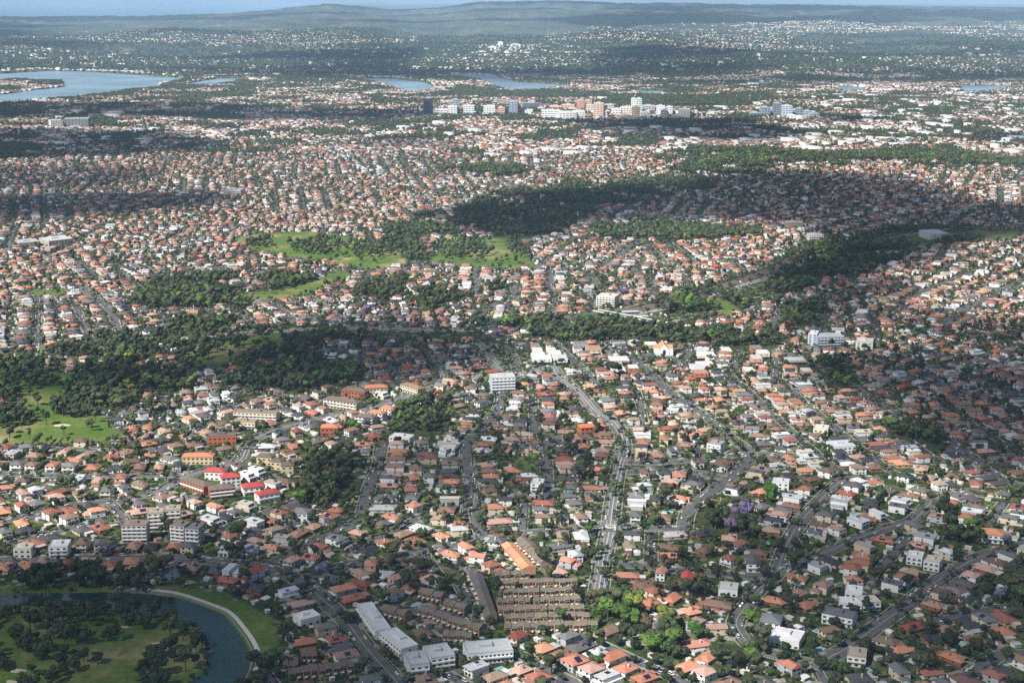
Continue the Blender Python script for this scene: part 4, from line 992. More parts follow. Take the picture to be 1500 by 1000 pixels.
# distant towers
TW = [(141, 38, 82, 150, (.05, .07, .11), 'dark blue-black office tower, tallest at the shaded end'), (248, 40, 112, 150, WHT, 'white tower of flats beside a grey slab'), (264, 28, 85, 148, (.3, .33, .38), 'grey tower rising behind the white flats'), (195, 60, 125, 150, (.7, .72, .74), 'low white block between the dark tower and white flats'),
 (320, 46, 110, 148, (.66, .68, .7), 'wide white block with vertical strips'), (410, 50, 112, 148, (.72, .73, .73), 'wide bright white block with strips'), (462, 31, 117, 148, SAL, 'salmon pink block of flats next to wide white block'),
 (515, 38, 92, 145, (.3, .35, .42), 'blue-grey slab beside the tan slab'), (545, 20, 95, 143, (.5, .4, .27), 'thin tan slab next to the blue-grey one'), (595, 72, 95, 118, (.2, .22, .26), 'long dark horizontal slab of offices'), (562, 74, 125, 142, (.75, .76, .76), 'low white podium block below the dark slab'),
 (700, 50, 108, 125, (.6, .42, .3), 'low tan block of flats, first of two'), (755, 55, 103, 125, (.62, .42, .3), 'low tan block of flats, second of two'), (813, 30, 85, 124, SAL, 'salmon tower, first of the tall twin towers'), (847, 28, 85, 122, (.62, .4, .3), 'salmon tower, second of the tall twin towers'),
 (889, 42, 100, 160, (.6, .46, .36), 'beige tower of flats standing forward of the twins'), (855, 30, 105, 135, (.66, .62, .56), 'cream block between the twins and the beige tower'), (945, 22, 103, 130, (.5, .53, .56), 'slim grey tower behind the white blocks'), (970, 38, 122, 150, (.78, .78, .77), 'white block beside the slim grey tower'),
 (1045, 20, 80, 140, (.76, .78, .76), 'tall white tower, first half of the highest pair'), (1067, 24, 80, 142, (.5, .6, .58), 'tall pale green tower, second half of the highest pair'), (1052, 34, 115, 162, (.6, .48, .33), 'tan block in front of the highest pair'),
 (1110, 56, 108, 130, (.4, .45, .48), 'grey slab behind the white finned towers'), (1162, 36, 110, 150, (.72, .75, .77), 'white finned tower, first of three'), (1178, 28, 130, 166, (.6, .64, .68), 'white finned tower, low one in front'), (1202, 26, 113, 147, (.66, .7, .74), 'white finned tower, last of three'),
 (1265, 52, 124, 162, (.75, .73, .68), 'wide white block at the far end of the centre'), (680, 80, 128, 160, (.76, .76, .74), 'low white shopping block'), (755, 75, 136, 168, (.78, .78, .76), 'large low white shopping centre'), (805, 50, 132, 164, (.74, .72, .68), 'low cream and white block by the shopping centre'),
 (845, 28, 149, 171, (.62, .35, .3), 'small pink block in front of the beige tower'), (1012, 46, 116, 150, (.7, .66, .6), 'cream slab between tall towers'), (1000, 60, 147, 165, (.6, .45, .28), 'long low tan block near the front'), (1235, 40, 150, 165, (.7, .68, .62), 'small cream block near the far end'),
 (915, 24, 140, 160, (.7, .7, .7), 'small white block beside the beige tower'), (1095, 40, 135, 158, (.75, .74, .72), 'square white block below the grey slab'), (640, 30, 115, 130, (.55, .5, .45), 'small tan block behind the shops'), (780, 36, 118, 130, (.65, .55, .45), 'tan block right behind the twin towers')]
def tower(cx, w, top, base, col, lab, sx, sy, ox, oy, grp, land=None):
    if max(col) > .35: col = tuple(min(.88, c * 1.22) for c in col)
    p1 = (ox + (cx - w / 2) / sx, oy + base / sy); p2 = (ox + (cx + w / 2) / sx, oy + base / sy)
    a = P(*p1); b = P(*p2); d = a[1]; H = (base - top) / sy * math.hypot(d, HC) / F * 1.08; W = b[0] - a[0]; dep = min(max(W, 25), 45)
    x, y = (a[0] + b[0]) / 2, a[1]; t = thing('tower_block', 'tower', None, x, y, None, rnd.uniform(-.12, .12), grp, label=lab)
    mb = MB(); mb.box(-W / 2, W / 2, 0, dep, -5, H, bottom=False); link('wall', mb.mesh('wall', [M['wall', 'obj']]), t, color=col)
    mb = MB(); mb.box(-W * .2, W * .2, dep * .3, dep * .7, H + .01, H + 4.5); mb.box(-W * .45, -W * .25, dep * .4, dep * .6, H + .01, H + 2.5); link('plant_room', mb.mesh('plant_room', [M['metal', 'obj']]), t, color=(.5, .5, .5))
    nf = max(2, int(H / 7)); dk = 'glass'
    for i in range(nf):
        mb = MB(); z0 = (i + .3) * H / nf; n = max(2, int(W / 7))
        mb.box(-W / 2 + 1.2, W / 2 - 1.2, -.25, -.02, z0, z0 + H / nf * .28); mb.box(-W / 2 - .25, -W / 2 - .02, 2, dep - 2, z0, z0 + H / nf * .28); mb.box(W / 2 + .02, W / 2 + .25, 2, dep - 2, z0, z0 + H / nf * .28)
        link('window_band', mb.mesh('window_band', [M['glass']]), t)
    for i in range(max(1, int(W / 14))):
        mb = MB(); xx = -W / 2 + (i + 1) * W / (int(W / 14) + 1); mb.box(xx - 1.5, xx + 1.5, -.9, -.27, 0, H); link('pier', mb.mesh('pier', [M['wall', 'obj']]), t, color=col)
    if land: LANDS.append((land, x, y))
    mark_far.append((x, y + dep / 2, max(W, dep) * .7))
mark_far = []
for i, (cx, w, tp, bs, col, lb) in enumerate(TW): tower(cx, w, tp, bs, col, lb, 3, 3, 580, 120, 'tower blocks of the main distant centre', 'the twin salmon towers' if i == 13 else 'the dark office tower' if i == 0 else None)
TW2 = [(365, 38, 176, 212, (.25, .3, .36), 'dark grey tower at the near end of the smaller cluster'), (417, 34, 160, 212, (.22, .27, .33), 'dark tower, tallest of the smaller cluster'), (458, 42, 170, 215, (.45, .5, .56), 'pale grey tower in the middle of the smaller cluster'), (490, 18, 185, 212, (.3, .34, .4), 'slim dark tower in the smaller cluster'), (512, 26, 180, 214, (.25, .3, .36), 'dark square tower in the smaller cluster'),
 (545, 32, 190, 215, (.4, .44, .5), 'low grey block in the smaller cluster'), (580, 36, 200, 219, (.6, .63, .66), 'low pale block at the far end of the smaller cluster'), (480, 36, 208, 226, (.78, .78, .78), 'white low hall in front of the smaller cluster'), (320, 40, 197, 212, (.3, .34, .38), 'low dark block beside the smaller cluster'), (395, 20, 178, 210, (.5, .52, .55), 'slim pale tower in the smaller cluster')]
for i, (cx, w, tp, bs, col, lb) in enumerate(TW2): tower(cx, w, tp, bs, col, lb, 3, 3, 1000, 100, 'tower blocks of the smaller distant cluster', 'the smaller tower cluster' if i == 2 else None)
# ------------------------------------------------------------------ district streets
main_segs = []
for W, wd, mk, nm in roadlines:
    for i in range(0, len(W) - 6, 6): main_segs.append((W[i][0], W[i][1], math.atan2(W[i + 6][1] - W[i][1], W[i + 6][0] - W[i][0])))
MS = np.array(main_segs)
seeds = []
for ix in range(-6, 7):
    for iy in range(3, 15):
        x = ix * 290 + rnd.uniform(-120, 120) + 60; y = iy * 300 + rnd.uniform(-120, 120)
        d = np.hypot(MS[:, 0] - x, MS[:, 1] - y); k = int(np.argmin(d))
        px_, py_ = to_px(x, y)
        if d[k] < 260: a = MS[k, 2]
        else: a = (R(96) if px_ < 900 else R(62)) + rnd.uniform(-.25, .25) + (PI / 2 if rnd.random() < .4 else 0)
        seeds.append((x, y, a))
SD = np.array(seeds)
def seed_of(x, y): return np.argmin((SD[:, 0][:, None] - np.ravel(x)) ** 2 + (SD[:, 1][:, None] - np.ravel(y)) ** 2, 0)
occ2 = (occ == 1)
local = []
for si, (sx, sy, sa) in enumerate(seeds):
    u = np.array([math.cos(sa), math.sin(sa)]); v = np.array([-u[1], u[0]])
    for k in range(-7, 8):
        s = np.arange(-450, 451, 6.0); q = np.array([sx, sy]) + v * (k * 59 + rnd.uniform(-7, 7)) + s[:, None] * u
        ok = (seed_of(q[:, 0], q[:, 1]) == si) & (q[:, 0] > OX + 10) & (q[:, 0] < OX + NX * CELL - 10) & (q[:, 1] > OY + 10) & (q[:, 1] < OY + NY * CELL - 10)
        i, j = cells(q[:, 0], q[:, 1])
        ok &= (occ[i, j] < 2)
        # stay clear of a traced road that runs alongside
        near = np.zeros(len(q), bool)
        for off in (-26, -20, -14, 14, 20, 26):
            ii, jj = cells(q[:, 0] + v[0] * off, q[:, 1] + v[1] * off); near |= occ2[ii, jj] & ((occ[ii, jj] == 1))
        ok &= ~near
        if sy > 2200 and rnd.random() < .42: continue
        run = []
        for n_ in range(len(q)):
            if ok[n_]: run.append(tuple(q[n_]))
            if (not ok[n_] or n_ == len(q) - 1):
                if len(run) > 10: local.append(run)
                run = []
for L in local: mark_line(L, 9)
vis = lambda x, y, m=0: (-m < to_px(x, y)[0] < 1500 + m) and (-m < to_px(x, y)[1] < 1000 + m)
for i, L in enumerate(local):
    mb = MB(); strip(mb, L, -3.8, 3.8, .12 + .012 * (i % 5)); structure('street', mb.mesh('street', [M['asphalt']]))
    if L[0][1] < 2600:
        mb = MB(); strip(mb, L, 4.9, 6.1, .3, .3); strip(mb, L, -6.1, -4.9, .3, .3); structure('pavement', mb.mesh('street_pavement', [M['concrete']]))

# ------------------------------------------------------------------ shops along the strip, flat roofed
SHOPZONE = [(765, 503), (1000, 512), (1150, 516), (1215, 528), (1170, 555), (1090, 562), (980, 548), (860, 548), (800, 536), (770, 540)]
sz = [P(*p) for p in SHOPZONE]; shops = []
xs = [p[0] for p in sz]; ys = [p[1] for p in sz]
for y in np.arange(min(ys), max(ys), 27):
    x = min(xs)
    while x < max(xs):
        w = rnd.uniform(10, 26); d = rnd.uniform(16, 24); x += w + rnd.choice((.4, 1.5, 6))
        if inpoly(np.array([x]), np.array([y]), sz)[0] and free(x, y, w, d, .06) and rnd.random() < .8:
            mark(x, y, w + 1, d + 1, .06); shops.append((x, y, w, d))
SCOL = [('white', WHT), ('cream', (.66, .58, .44)), ('red brick', (.4, .16, .1)), ('grey', (.5, .51, .52)), ('pink', (.6, .36, .3)), ('tan', (.5, .38, .26))]
for x, y, w, d in shops:
    cn, cc = rnd.choice(SCOL); h = rnd.choice((4.5, 5, 7.5, 8)); rn, rc = rnd.choice([('white', (.72, .72, .7)), ('pale grey', (.5, .51, .52)), ('rusty', (.4, .24, .17)), ('dark grey', (.2, .2, .21)), ('white', (.7, .7, .68))])
    t = thing('shop', 'shop', f'{cn} {"two storey" if h > 6 else "low"} shop with {rn} roof', x, y, None, .06, 'shops packed along the strip')
    mb = MB(); mb.box(-w / 2, w / 2, -d / 2, d / 2, -1, h, bottom=False); link('wall', mb.mesh('wall', [M['wall', 'obj']]), t, color=cc)
    mb = MB(); mb.box(-w / 2 + .3, w / 2 - .3, -d / 2 + .3, d / 2, h + .003, h + .5); mb.box(-w / 4, -w / 4 + 2, 0, 2, h + .51, h + 1.6); link('roof', mb.mesh('roof', [M['metal', 'obj']]), t, color=rc)
    mb = MB(); mb.box(-w / 2, w / 2, -d / 2 - 2.6, -d / 2 - .01, 3, 3.25); link('awning', mb.mesh('awning', [M['metal', 'obj']]), t, color=rnd.choice([(.1, .12, .2), (.4, .1, .08), (.6, .6, .58), (.1, .2, .14)]))
    for k in range(max(2, int(w / 5))): link('window', winmesh(2.6, 1.9), t, (-w / 2 + (k + .5) * w / max(2, int(w / 5)), -d / 2, .6))
    if h > 6:
        for k in range(max(2, int(w / 5))): link('window', winmesh(1.6, 1.4), t, (-w / 2 + (k + .5) * w / max(2, int(w / 5)), -d / 2, 4.6))

# ------------------------------------------------------------------ houses along every road
ROOFS = [('orange tiled', (.47, .215, .135)), ('terracotta', (.37, .155, .1)), ('faded pink tiled', (.43, .27, .215)), ('red tiled', (.31, .085, .06)), ('brown tiled', (.2, .125, .095)), ('grey tiled', (.15, .15, .155)), ('charcoal', (.06, .063, .07)), ('pale metal', (.5, .52, .54)), ('dull brick-red', (.27, .1, .075)), ('weathered tan', (.3, .22, .16))]
RW = [.10, .105, .15, .025, .16, .14, .11, .09, .07, .06]
WALLS_B = [('red brick', (.34, .13, .08)), ('brown brick', (.25, .15, .1)), ('cream', (.62, .54, .4)), ('blond brick', (.5, .36, .22)), ('white', (.72, .71, .68))]
WALLS_W = [('white', (.76, .76, .74)), ('cream', (.66, .58, .44)), ('grey', (.42, .43, .44)), ('beige', (.56, .46, .34)), ('white', (.78, .78, .77))]
houses = []; drive = []
def pick(lst, wts=None): return rnd.choices(lst, wts)[0]
def add_row(W, wd, far=False):
    a = np.array(W); seg = np.hypot(*np.diff(a, axis=0).T); cum = np.concatenate([[0], np.cumsum(seg)]); tot = cum[-1]
    for side in (-1, 1):
        s = rnd.uniform(6, 12)
        while s < tot - 5:
            i = min(int(np.searchsorted(cum, s)) - 1, len(a) - 2); i = max(i, 0); t = (s - cum[i]) / max(seg[i], .01); p = a[i] * (1 - t) + a[i + 1] * t; d = a[i + 1] - a[i]; d = d / (np.hypot(*d) + 1e-9)
            n = np.array([-d[1], d[0]]) * side
            px_, py_ = to_px(*p)
            st = float(fbm(p[0] / 260, p[1] / 260, 31, 2)) + (.12 if (px_ > 1080 and py_ > 560) else 0) + (.06 if (1150 > px_ > 900 and py_ > 780) else 0)
            u = rnd.random()
            if u < .06 + .5 * max(0, st - .5): kind, tp = 'modern_house', pick(MOD)
            elif u < .36 + .5 * max(0, st - .45): kind, tp = 'two_storey_house', pick(TWO)
            else: kind, tp = 'brick_bungalow', pick(BUNG)
            w_, d_ = tp.size; q = p + n * (wd / 2 + 5.6 + d_ / 2 + rnd.uniform(-1.2, 3)); rot = math.atan2(-n[0], n[1]) + 0.0
            # front faces -y locally: -y -> towards road = -n
            rot = math.atan2(n[1], n[0]) - PI / 2 + rnd.gauss(0, .045)
            sc = rnd.uniform(.9, 1.2)
            if rnd.random() < .03 + (.5 if float(fbm(p[0] / 160, p[1] / 160, 50, 3)) > .6 else 0): s += 12; continue
            if free(q[0], q[1], w_ * sc + 1.0, d_ * sc + 3, rot):
                mark(q[0], q[1], w_ * sc, d_ * sc + 1, rot); houses.append((q[0], q[1], rot, sc, kind, tp)); drive.append((p, n, wd, q, d_ * sc, w_ * sc)); s += w_ * sc + rnd.choice((1.2, 1.6, 2.2, 3.0, 4.5))
            else: s += 3.0
for W, wd, mk, nm in roadlines: add_row(W, wd)
for L in local: add_row(L, 7.6)
# back-land fill: what is still empty between the rows
for n_ in range(110000):
    x = rnd.uniform(OX + 15, OX + NX * CELL - 15); y = OY + 15 + (NY * CELL - 30) * rnd.random()
    if not vis(x, y, 120): continue
    i, j = cells(x, y)
    if occ[i, j]: continue
    tp = pick(BUNG if rnd.random() < .65 else TWO); a = SD[int(seed_of(x, y)[0]), 2] + pick((0, PI / 2, PI, -PI / 2)) + rnd.gauss(0, .2); w_, d_ = tp.size
    if free(x, y, w_ + 2, d_ + 3, a): mark(x, y, w_, d_, a); houses.append((x, y, a, 1.0, 'brick_bungalow' if tp in BUNG else 'two_storey_house', tp))
print('houses', len(houses), 'streets', len(local))
mb = MB()
for p, n, wd, q, dl, wl in drive:
    if q[1] > 2300 or rnd.random() < .2: continue
    t_ = np.array([-n[1], n[0]]) * (wl * .38) * rnd.choice((-1, 1)); a0 = p + n * (wd / 2 + .3) + t_; a1 = p + n * (np.dot(q - p, n) - dl / 2 + rnd.uniform(0, 6)) + t_
    if np.linalg.norm(a1 - a0) > 2: strip(mb, [tuple(a0), tuple((a0 + a1) / 2), tuple(a1)], -1.4, 1.4, .29 + .01 * rnd.random())
structure('driveway_paving_path', mb.mesh('driveway_paving', [M['concrete']]))
def inframe(x, y): a_, b_ = to_px(x, y, 4); return -8 < a_ < 1508 and b_ < 1012
houses.sort(key=lambda h: math.hypot(h[0], h[1]))
LIM = {'brick_bungalow': 300, 'two_storey_house': 290, 'modern_house': 200}; cnt = {k: 0 for k in LIM}
mass = {}
def house_cols(kind, x, y):
    st = float(fbm(x / 330, y / 330, 77, 2))
    if kind == 'modern_house': wn, wc = pick(WALLS_W, [.4, .12, .16, .1, .3]); rn, rc = pick([('white', (.68, .69, .7)), ('pale grey', (.48, .5, .52)), ('dark', (.12, .12, .13)), ('sandy', (.52, .46, .36))], [.4, .3, .2, .15])
    else:
        wts = list(RW)
        if st > .52: wts[0] *= 2; wts[1] *= 2; wts[2] *= 1.7
        if st < .45: wts[4] *= 1.6; wts[5] *= 2; wts[6] *= 2.4
        rn, rc = pick(ROOFS, wts); wn, wc = pick(WALLS_B if kind == 'brick_bungalow' else WALLS_W, [.3, .22, .18, .15, .2] if kind == 'brick_bungalow' else [.35, .22, .13, .15, .2])
    j = rnd.uniform(.68, 1.28); rc = tuple(min(.85, c * j * rnd.uniform(.95, 1.05)) for c in rc)
    mt = pick([('x', (.6, .61, .62)), ('x', (.4, .42, .43)), ('x', (.5, .46, .4)), ('x', (.3, .15, .12))])[1]
    return wn, wc, rn, rc, (rc if kind == 'modern_house' else mt)
for x, y, rot, sc, kind, tp in houses:
    wn, wc, rn, rc, mt = house_cols(kind, x, y)
    if inframe(x, y) and cnt[kind] < LIM[kind]:
        cnt[kind] += 1
        if kind == 'brick_bungalow': look = f'{wn} bungalow with {rn} roof'; cat = 'bungalow'
        elif kind == 'two_storey_house': look = f'tall {wn} house with {rn} roof'; cat = 'house'
        else: look = f'boxy {wn} house with {rn} flat roof'; cat = 'house'
        place(tp, kind, cat, look, x, y, rot, {'brick_bungalow': 'bungalows lining the suburban streets', 'two_storey_house': 'two-storey houses lining the suburban streets', 'modern_house': 'flat-roofed modern houses lining the suburban streets'}[kind], [wc, rc, mt], (sc * rnd.choice((-1, 1)), sc * rnd.uniform(.94, 1.05), rnd.uniform(.95, 1.1)))
    elif vis(x, y, 260):
        mass.setdefault((kind, id(tp)), [tp, [], []]); mass[(kind, id(tp))][1].append((x, y, rot, sc)); mass[(kind, id(tp))][2].append([wc, rc, mt])
print('individual houses', cnt)
for kind, nm, lb in (('brick_bungalow', 'distant_bungalows', 'mass of small tiled bungalows spreading across the middle distance'), ('two_storey_house', 'distant_two_storey_houses', 'mass of taller tiled houses scattered across the middle distance'), ('modern_house', 'distant_modern_houses', 'mass of flat-roofed pale houses scattered across the middle distance')):
    bs = []
    for (k, _), (tp, pos, cl) in mass.items():
        if k != kind: continue
        a = np.array(pos); bs.append((tp, a[:, 0], a[:, 1], height(a[:, 0], a[:, 1]), a[:, 2], np.stack([a[:, 3] * rg.choice([-1, 1], len(a)), a[:, 3] * rg.uniform(.92, 1.05, len(a)), rg.uniform(.9, 1.15, len(a))], -1), np.array(cl)))
    if bs: merge(nm, bs, BMATS, lb, 'houses')

# ------------------------------------------------------------------ sheds, pools, hedges in the back gardens
shed = {}
def shed_t(w, d, g):
    a = MB(); a.box(-w / 2, w / 2, -d / 2, d / 2, -.5, 2.4, bottom=False); r = MB()
    if g: r.hip(-w / 2, w / 2, -d / 2, d / 2, 2.4, .9, .2, 2)
    else: r.box(-w / 2 - .2, w / 2 + .2, -d / 2 - .2, d / 2 + .2, 2.4, 2.58)
    dd = MB(); dd.box(-w * .35, w * .35, -d / 2 - .05, -d / 2, 0, 2.1)
    return Tpl([('wall', a, 'wall', 0), ('roof', r, 'metal', 1), ('door', dd, 'trim', -1)], (w, d))
SHED = [shed_t(3.2, 5.6, 0), shed_t(5.6, 6, 1), shed_t(3, 3.4, 0)]
SH_C = [('white', (.72, .72, .7)), ('pale green', (.35, .45, .38)), ('grey', (.4, .41, .42)), ('rusty', (.35, .17, .11)), ('cream', (.6, .54, .42)), ('teal', (.08, .27, .26))]
sheds = []
for n_ in range(60000):
    y = OY + 20 + 2400 * rnd.random() ** 1.3; x = rnd.uniform(-.42, .42) * y
    i, j = cells(x, y)
    if occ[i, j]: continue
    a = SD[int(seed_of(x, y)[0]), 2] + pick((0, PI / 2)); tp = pick(SHED); w_, d_ = tp.size
    if free(x, y, w_ + .6, d_ + .6, a): mark(x, y, w_, d_, a); sheds.append((x, y, a, tp, pick(SH_C, [.16, .08, .4, .16, .16, .04])))
    if len(sheds) > 1500: break
sheds.sort(key=lambda h: math.hypot(h[0], h[1])); k = 0; sm = {}
for x, y, a, tp, (cn, cc) in sheds:
    if inframe(x, y) and k < 280:
        k += 1; place(tp, 'garden_shed', 'shed', f'{cn} garden {"garage" if tp is SHED[1] else "shed"}', x, y, a, 'sheds and garages in the back gardens', [(.5, .48, .44), cc])
    else: sm.setdefault(id(tp), [tp, [], []]); sm[id(tp)][1].append((x, y, a)); sm[id(tp)][2].append([(.5, .48, .44), cc])
merge('distant_sheds', [(tp, np.array(p)[:, 0], np.array(p)[:, 1], height(np.array(p)[:, 0], np.array(p)[:, 1]), np.array(p)[:, 2], np.ones((len(p), 3)), np.array(c)) for tp, p, c in sm.values()], ['wall', 'metal', 'trim'], 'mass of sheds and garages in far back gardens', 'sheds')
np_ = 0
for px_, py_ in [(735, 835), (617, 875), (1180, 940), (1173, 914), (1262, 757), (975, 672), (1130, 805), (1085, 788), (115, 768), (648, 982), (440, 810), (1240, 773), (1345, 800), (700, 985), (1010, 765), (1322, 655), (990, 646), (1420, 745), (940, 810), (1290, 865)]:
    x, y = P(px_, py_)
    done = False
    for q in range(60):
        xx, yy = x + rnd.uniform(-1, 1) * q * .5, y + rnd.uniform(-1, 1) * q * .7
        a = SD[int(seed_of(xx, yy)[0]), 2]
        if free(xx, yy, 6, 9.5, a): done = True; break
    if not done: continue
    mark(xx, yy, 6, 9.5, a); t = thing('swimming_pool', 'pool', 'blue garden swimming pool', xx, yy, rot=a, group='garden swimming pools')
    mb = MB(); mb.box(-2.6, 2.6, -4.6, 4.6, -.3, .25); link('paving', mb.mesh('paving', [M['tile_pale']]), t); mb = MB(); mb.box(-1.9, 1.9, -3.9, 3.9, .255, .27); link('water', mb.mesh('water', [M['pool']]), t)

# ------------------------------------------------------------------ cars along the kerbs
CC = [('white', (.78, .78, .77)), ('silver', (.45, .46, .48)), ('black', (.02, .02, .022)), ('red', (.35, .03, .03)), ('blue', (.04, .08, .25)), ('grey', (.14, .145, .15))]
cars = []
for idx_, (W, wd) in enumerate([(W, wd) for W, wd, mk, nm in roadlines] + [(L, 7.6) for L in local if L[0][1] < 2300]):
    a = offset_line(W, 0); d = np.gradient(a, axis=0)
    L_ = np.cumsum(np.hypot(*d.T))
    for side in (-1, 1):
        s = rnd.uniform(4, 20)
        while s < L_[-1] - 6:
            i = int(np.searchsorted(L_, s)); i = min(i, len(a) - 1); t = d[i] / np.hypot(*d[i]); n = np.array([-t[1], t[0]])
            off = (wd / 2 - 1.15) if wd != 13 else (pick((1.7, 5.3)))
            p = a[i] + n * off * side; y_ = p[1]
            if y_ < 2300 and inframe(*p): cars.append((p[0], p[1], math.atan2(t[1], t[0]) + (PI / 2 if side > 0 else -PI / 2), pick(CARS, [.6, .3, .12]), pick(CC, [.42, .2, .13, .07, .07, .15]), wd))
            s += rnd.choice((6.5, 9, 14, 22, 34, 60)) if wd != 13 else rnd.uniform(12, 60)
cars.sort(key=lambda c: c[1]); k = 0; cm = {}
for x, y, a, tp, (cn, cc), wd in cars:
    if k < 300:
        k += 1; z = Hs(x, y) + .3; place(tp, 'parked_car' if wd != 13 else 'moving_car', 'van' if tp is CARS[2] else 'car', f'{cn} {"van" if tp is CARS[2] else "car"} {"on the road" if wd == 13 else "parked at the kerb"}', x, y, a, 'cars parked along the kerbs' if wd != 13 else 'cars on the main road', [cc], z=z)
    else: cm.setdefault(id(tp), [tp, [], []]); cm[id(tp)][1].append((x, y, a)); cm[id(tp)][2].append([cc])
merge('distant_cars', [(tp, np.array(p)[:, 0], np.array(p)[:, 1], height(np.array(p)[:, 0], np.array(p)[:, 1]) + .3, np.array(p)[:, 2], np.ones((len(p), 3)), np.array(c)) for tp, p, c in cm.values()], ['paint', 'glass', 'tyre'], 'mass of small cars parked along farther streets', 'cars')

# ------------------------------------------------------------------ trees
GREENS = [('dark green', (.028, .042, .017)), ('olive green', (.055, .066, .028)), ('mid green', (.04, .07, .02)), ('bright green', (.07, .135, .022)), ('grey-green', (.06, .068, .042)), ('brownish', (.075, .06, .03)), ('yellow-green', (.14, .15, .03))]
trees = []; tocc = np.zeros((NX, NY), bool)
def try_tree(x, y, rad, kind, col, ok=(0,), sp=.7, key=0):
    if not inside(x, y): return False
    i, j = cells(x, y)
    if occ[i, j] not in ok: return False
    ii, jj = cells(*rect_pts(x, y, rad * sp, rad * sp, 0, 3))
    if tocc[ii, jj].any(): return False
    if 3 not in ok and (occ[ii, jj] == 3).any(): return False
    tocc[ii, jj] = True; trees.append([x, y, rad, kind, col, key]); return True
def gcol(w): return pick(GREENS, w)
# traced singles: jacarandas, cypresses, bright ones
JAC = [(1082, 768, 9), (1072, 778, 8), (1093, 757, 8), (963, 928, 5), (982, 926, 5), (859, 950, 4), (470, 848, 7), (345, 870, 4), (360, 865, 4), (68, 664, 5), (165, 812, 6), (150, 815, 5), (277, 672, 4), (535, 628, 6), (20, 838, 4), (1258, 603, 4), (1012, 597, 4), (693, 545, 4), (730, 497, 7), (780, 490, 6), (752, 492, 6), (915, 435, 8), (482, 438, 6), (180, 455, 6), (435, 452, 6), (293, 392, 6), (480, 770, 4), (1475, 800, 5), (1465, 880, 6), (310, 545, 6), (540, 460, 8), (820, 355, 6), (1175, 930, 3)]
for px_, py_, r_ in JAC:
    x, y = P(px_, py_); try_tree(x, y, r_ * 1.0, 'jacaranda', ('purple', (.125, .1, .18)), (0, 1, 2, 4, 5), key=9)
for px_, py_ in [(272, 745), (270, 740), (468, 640), (496, 668), (471, 782), (1325, 665), (1323, 660), (928, 628), (650, 578), (575, 590), (248, 590), (1062, 645), (800, 605), (950, 700), (1030, 905), (1370, 695), (160, 625), (830, 700), (1480, 805), (1476, 800)]:
    x, y = P(px_, py_); try_tree(x, y, 3.2, 'cypress', ('dark', (.02, .033, .014)), (0, 1, 2, 4, 5), key=8)
for px_, py_, r_ in [(1131, 727, 9), (519, 632, 9), (1127, 736, 5), (1020, 938, 6), (1015, 925, 5), (1285, 640, 5), (1213, 622, 4), (360, 560, 5)]:
    x, y = P(px_, py_); try_tree(x, y, r_, 'broad', ('vivid green', (.05, .13, .02)), (0, 1, 2, 4, 5), key=7)
for px_, py_, r_ in [(900, 552, 9), (1100, 722, 6), (848, 703, 8), (857, 690, 8), (970, 740, 8), (962, 770, 7), (835, 650, 7), (840, 665, 7), (1165, 835, 8), (1120, 845, 7), (1385, 762, 10), (796, 832, 8), (620, 850, 9), (600, 870, 8), (215, 610, 8), (222, 604, 8), (1012, 880, 8), (1000, 870, 7), (985, 865, 7), (1030, 875, 7), (1052, 980, 9), (1040, 975, 9), (1140, 810, 7), (575, 817, 7), (1490, 860, 10), (1485, 875, 9), (350, 795, 8), (560, 885, 7), (505, 912, 6), (240, 845, 9), (225, 850, 8), (180, 865, 8), (195, 868, 8), (130, 858, 8), (145, 855, 7), (60, 855, 9), (45, 857, 8), (1390, 945, 7), (1345, 990, 8), (700, 900, 5)]:
    x, y = P(px_, py_); try_tree(x, y, r_, 'gum' if r_ > 7 else 'broad', gcol([.5, .25, .1, 0, .15, 0, 0]), (0, 1, 2, 4, 5), key=7)
for px_, py_ in [(760, 480), (1190, 655), (1375, 735), (1168, 898), (1157, 900), (505, 792), (497, 790), (1345, 720), (1120, 930), (1442, 770)]:
    x, y = P(px_, py_); try_tree(x, y, 2.5, 'palm', ('green', (.05, .085, .02)), (0, 1, 2, 4), key=8)
for x, y in ROWSH: trees.append([x, y, rnd.uniform(1.0, 1.8), 'shrub', gcol([.3, .2, .2, .1, .05, .05, .1]), 0])
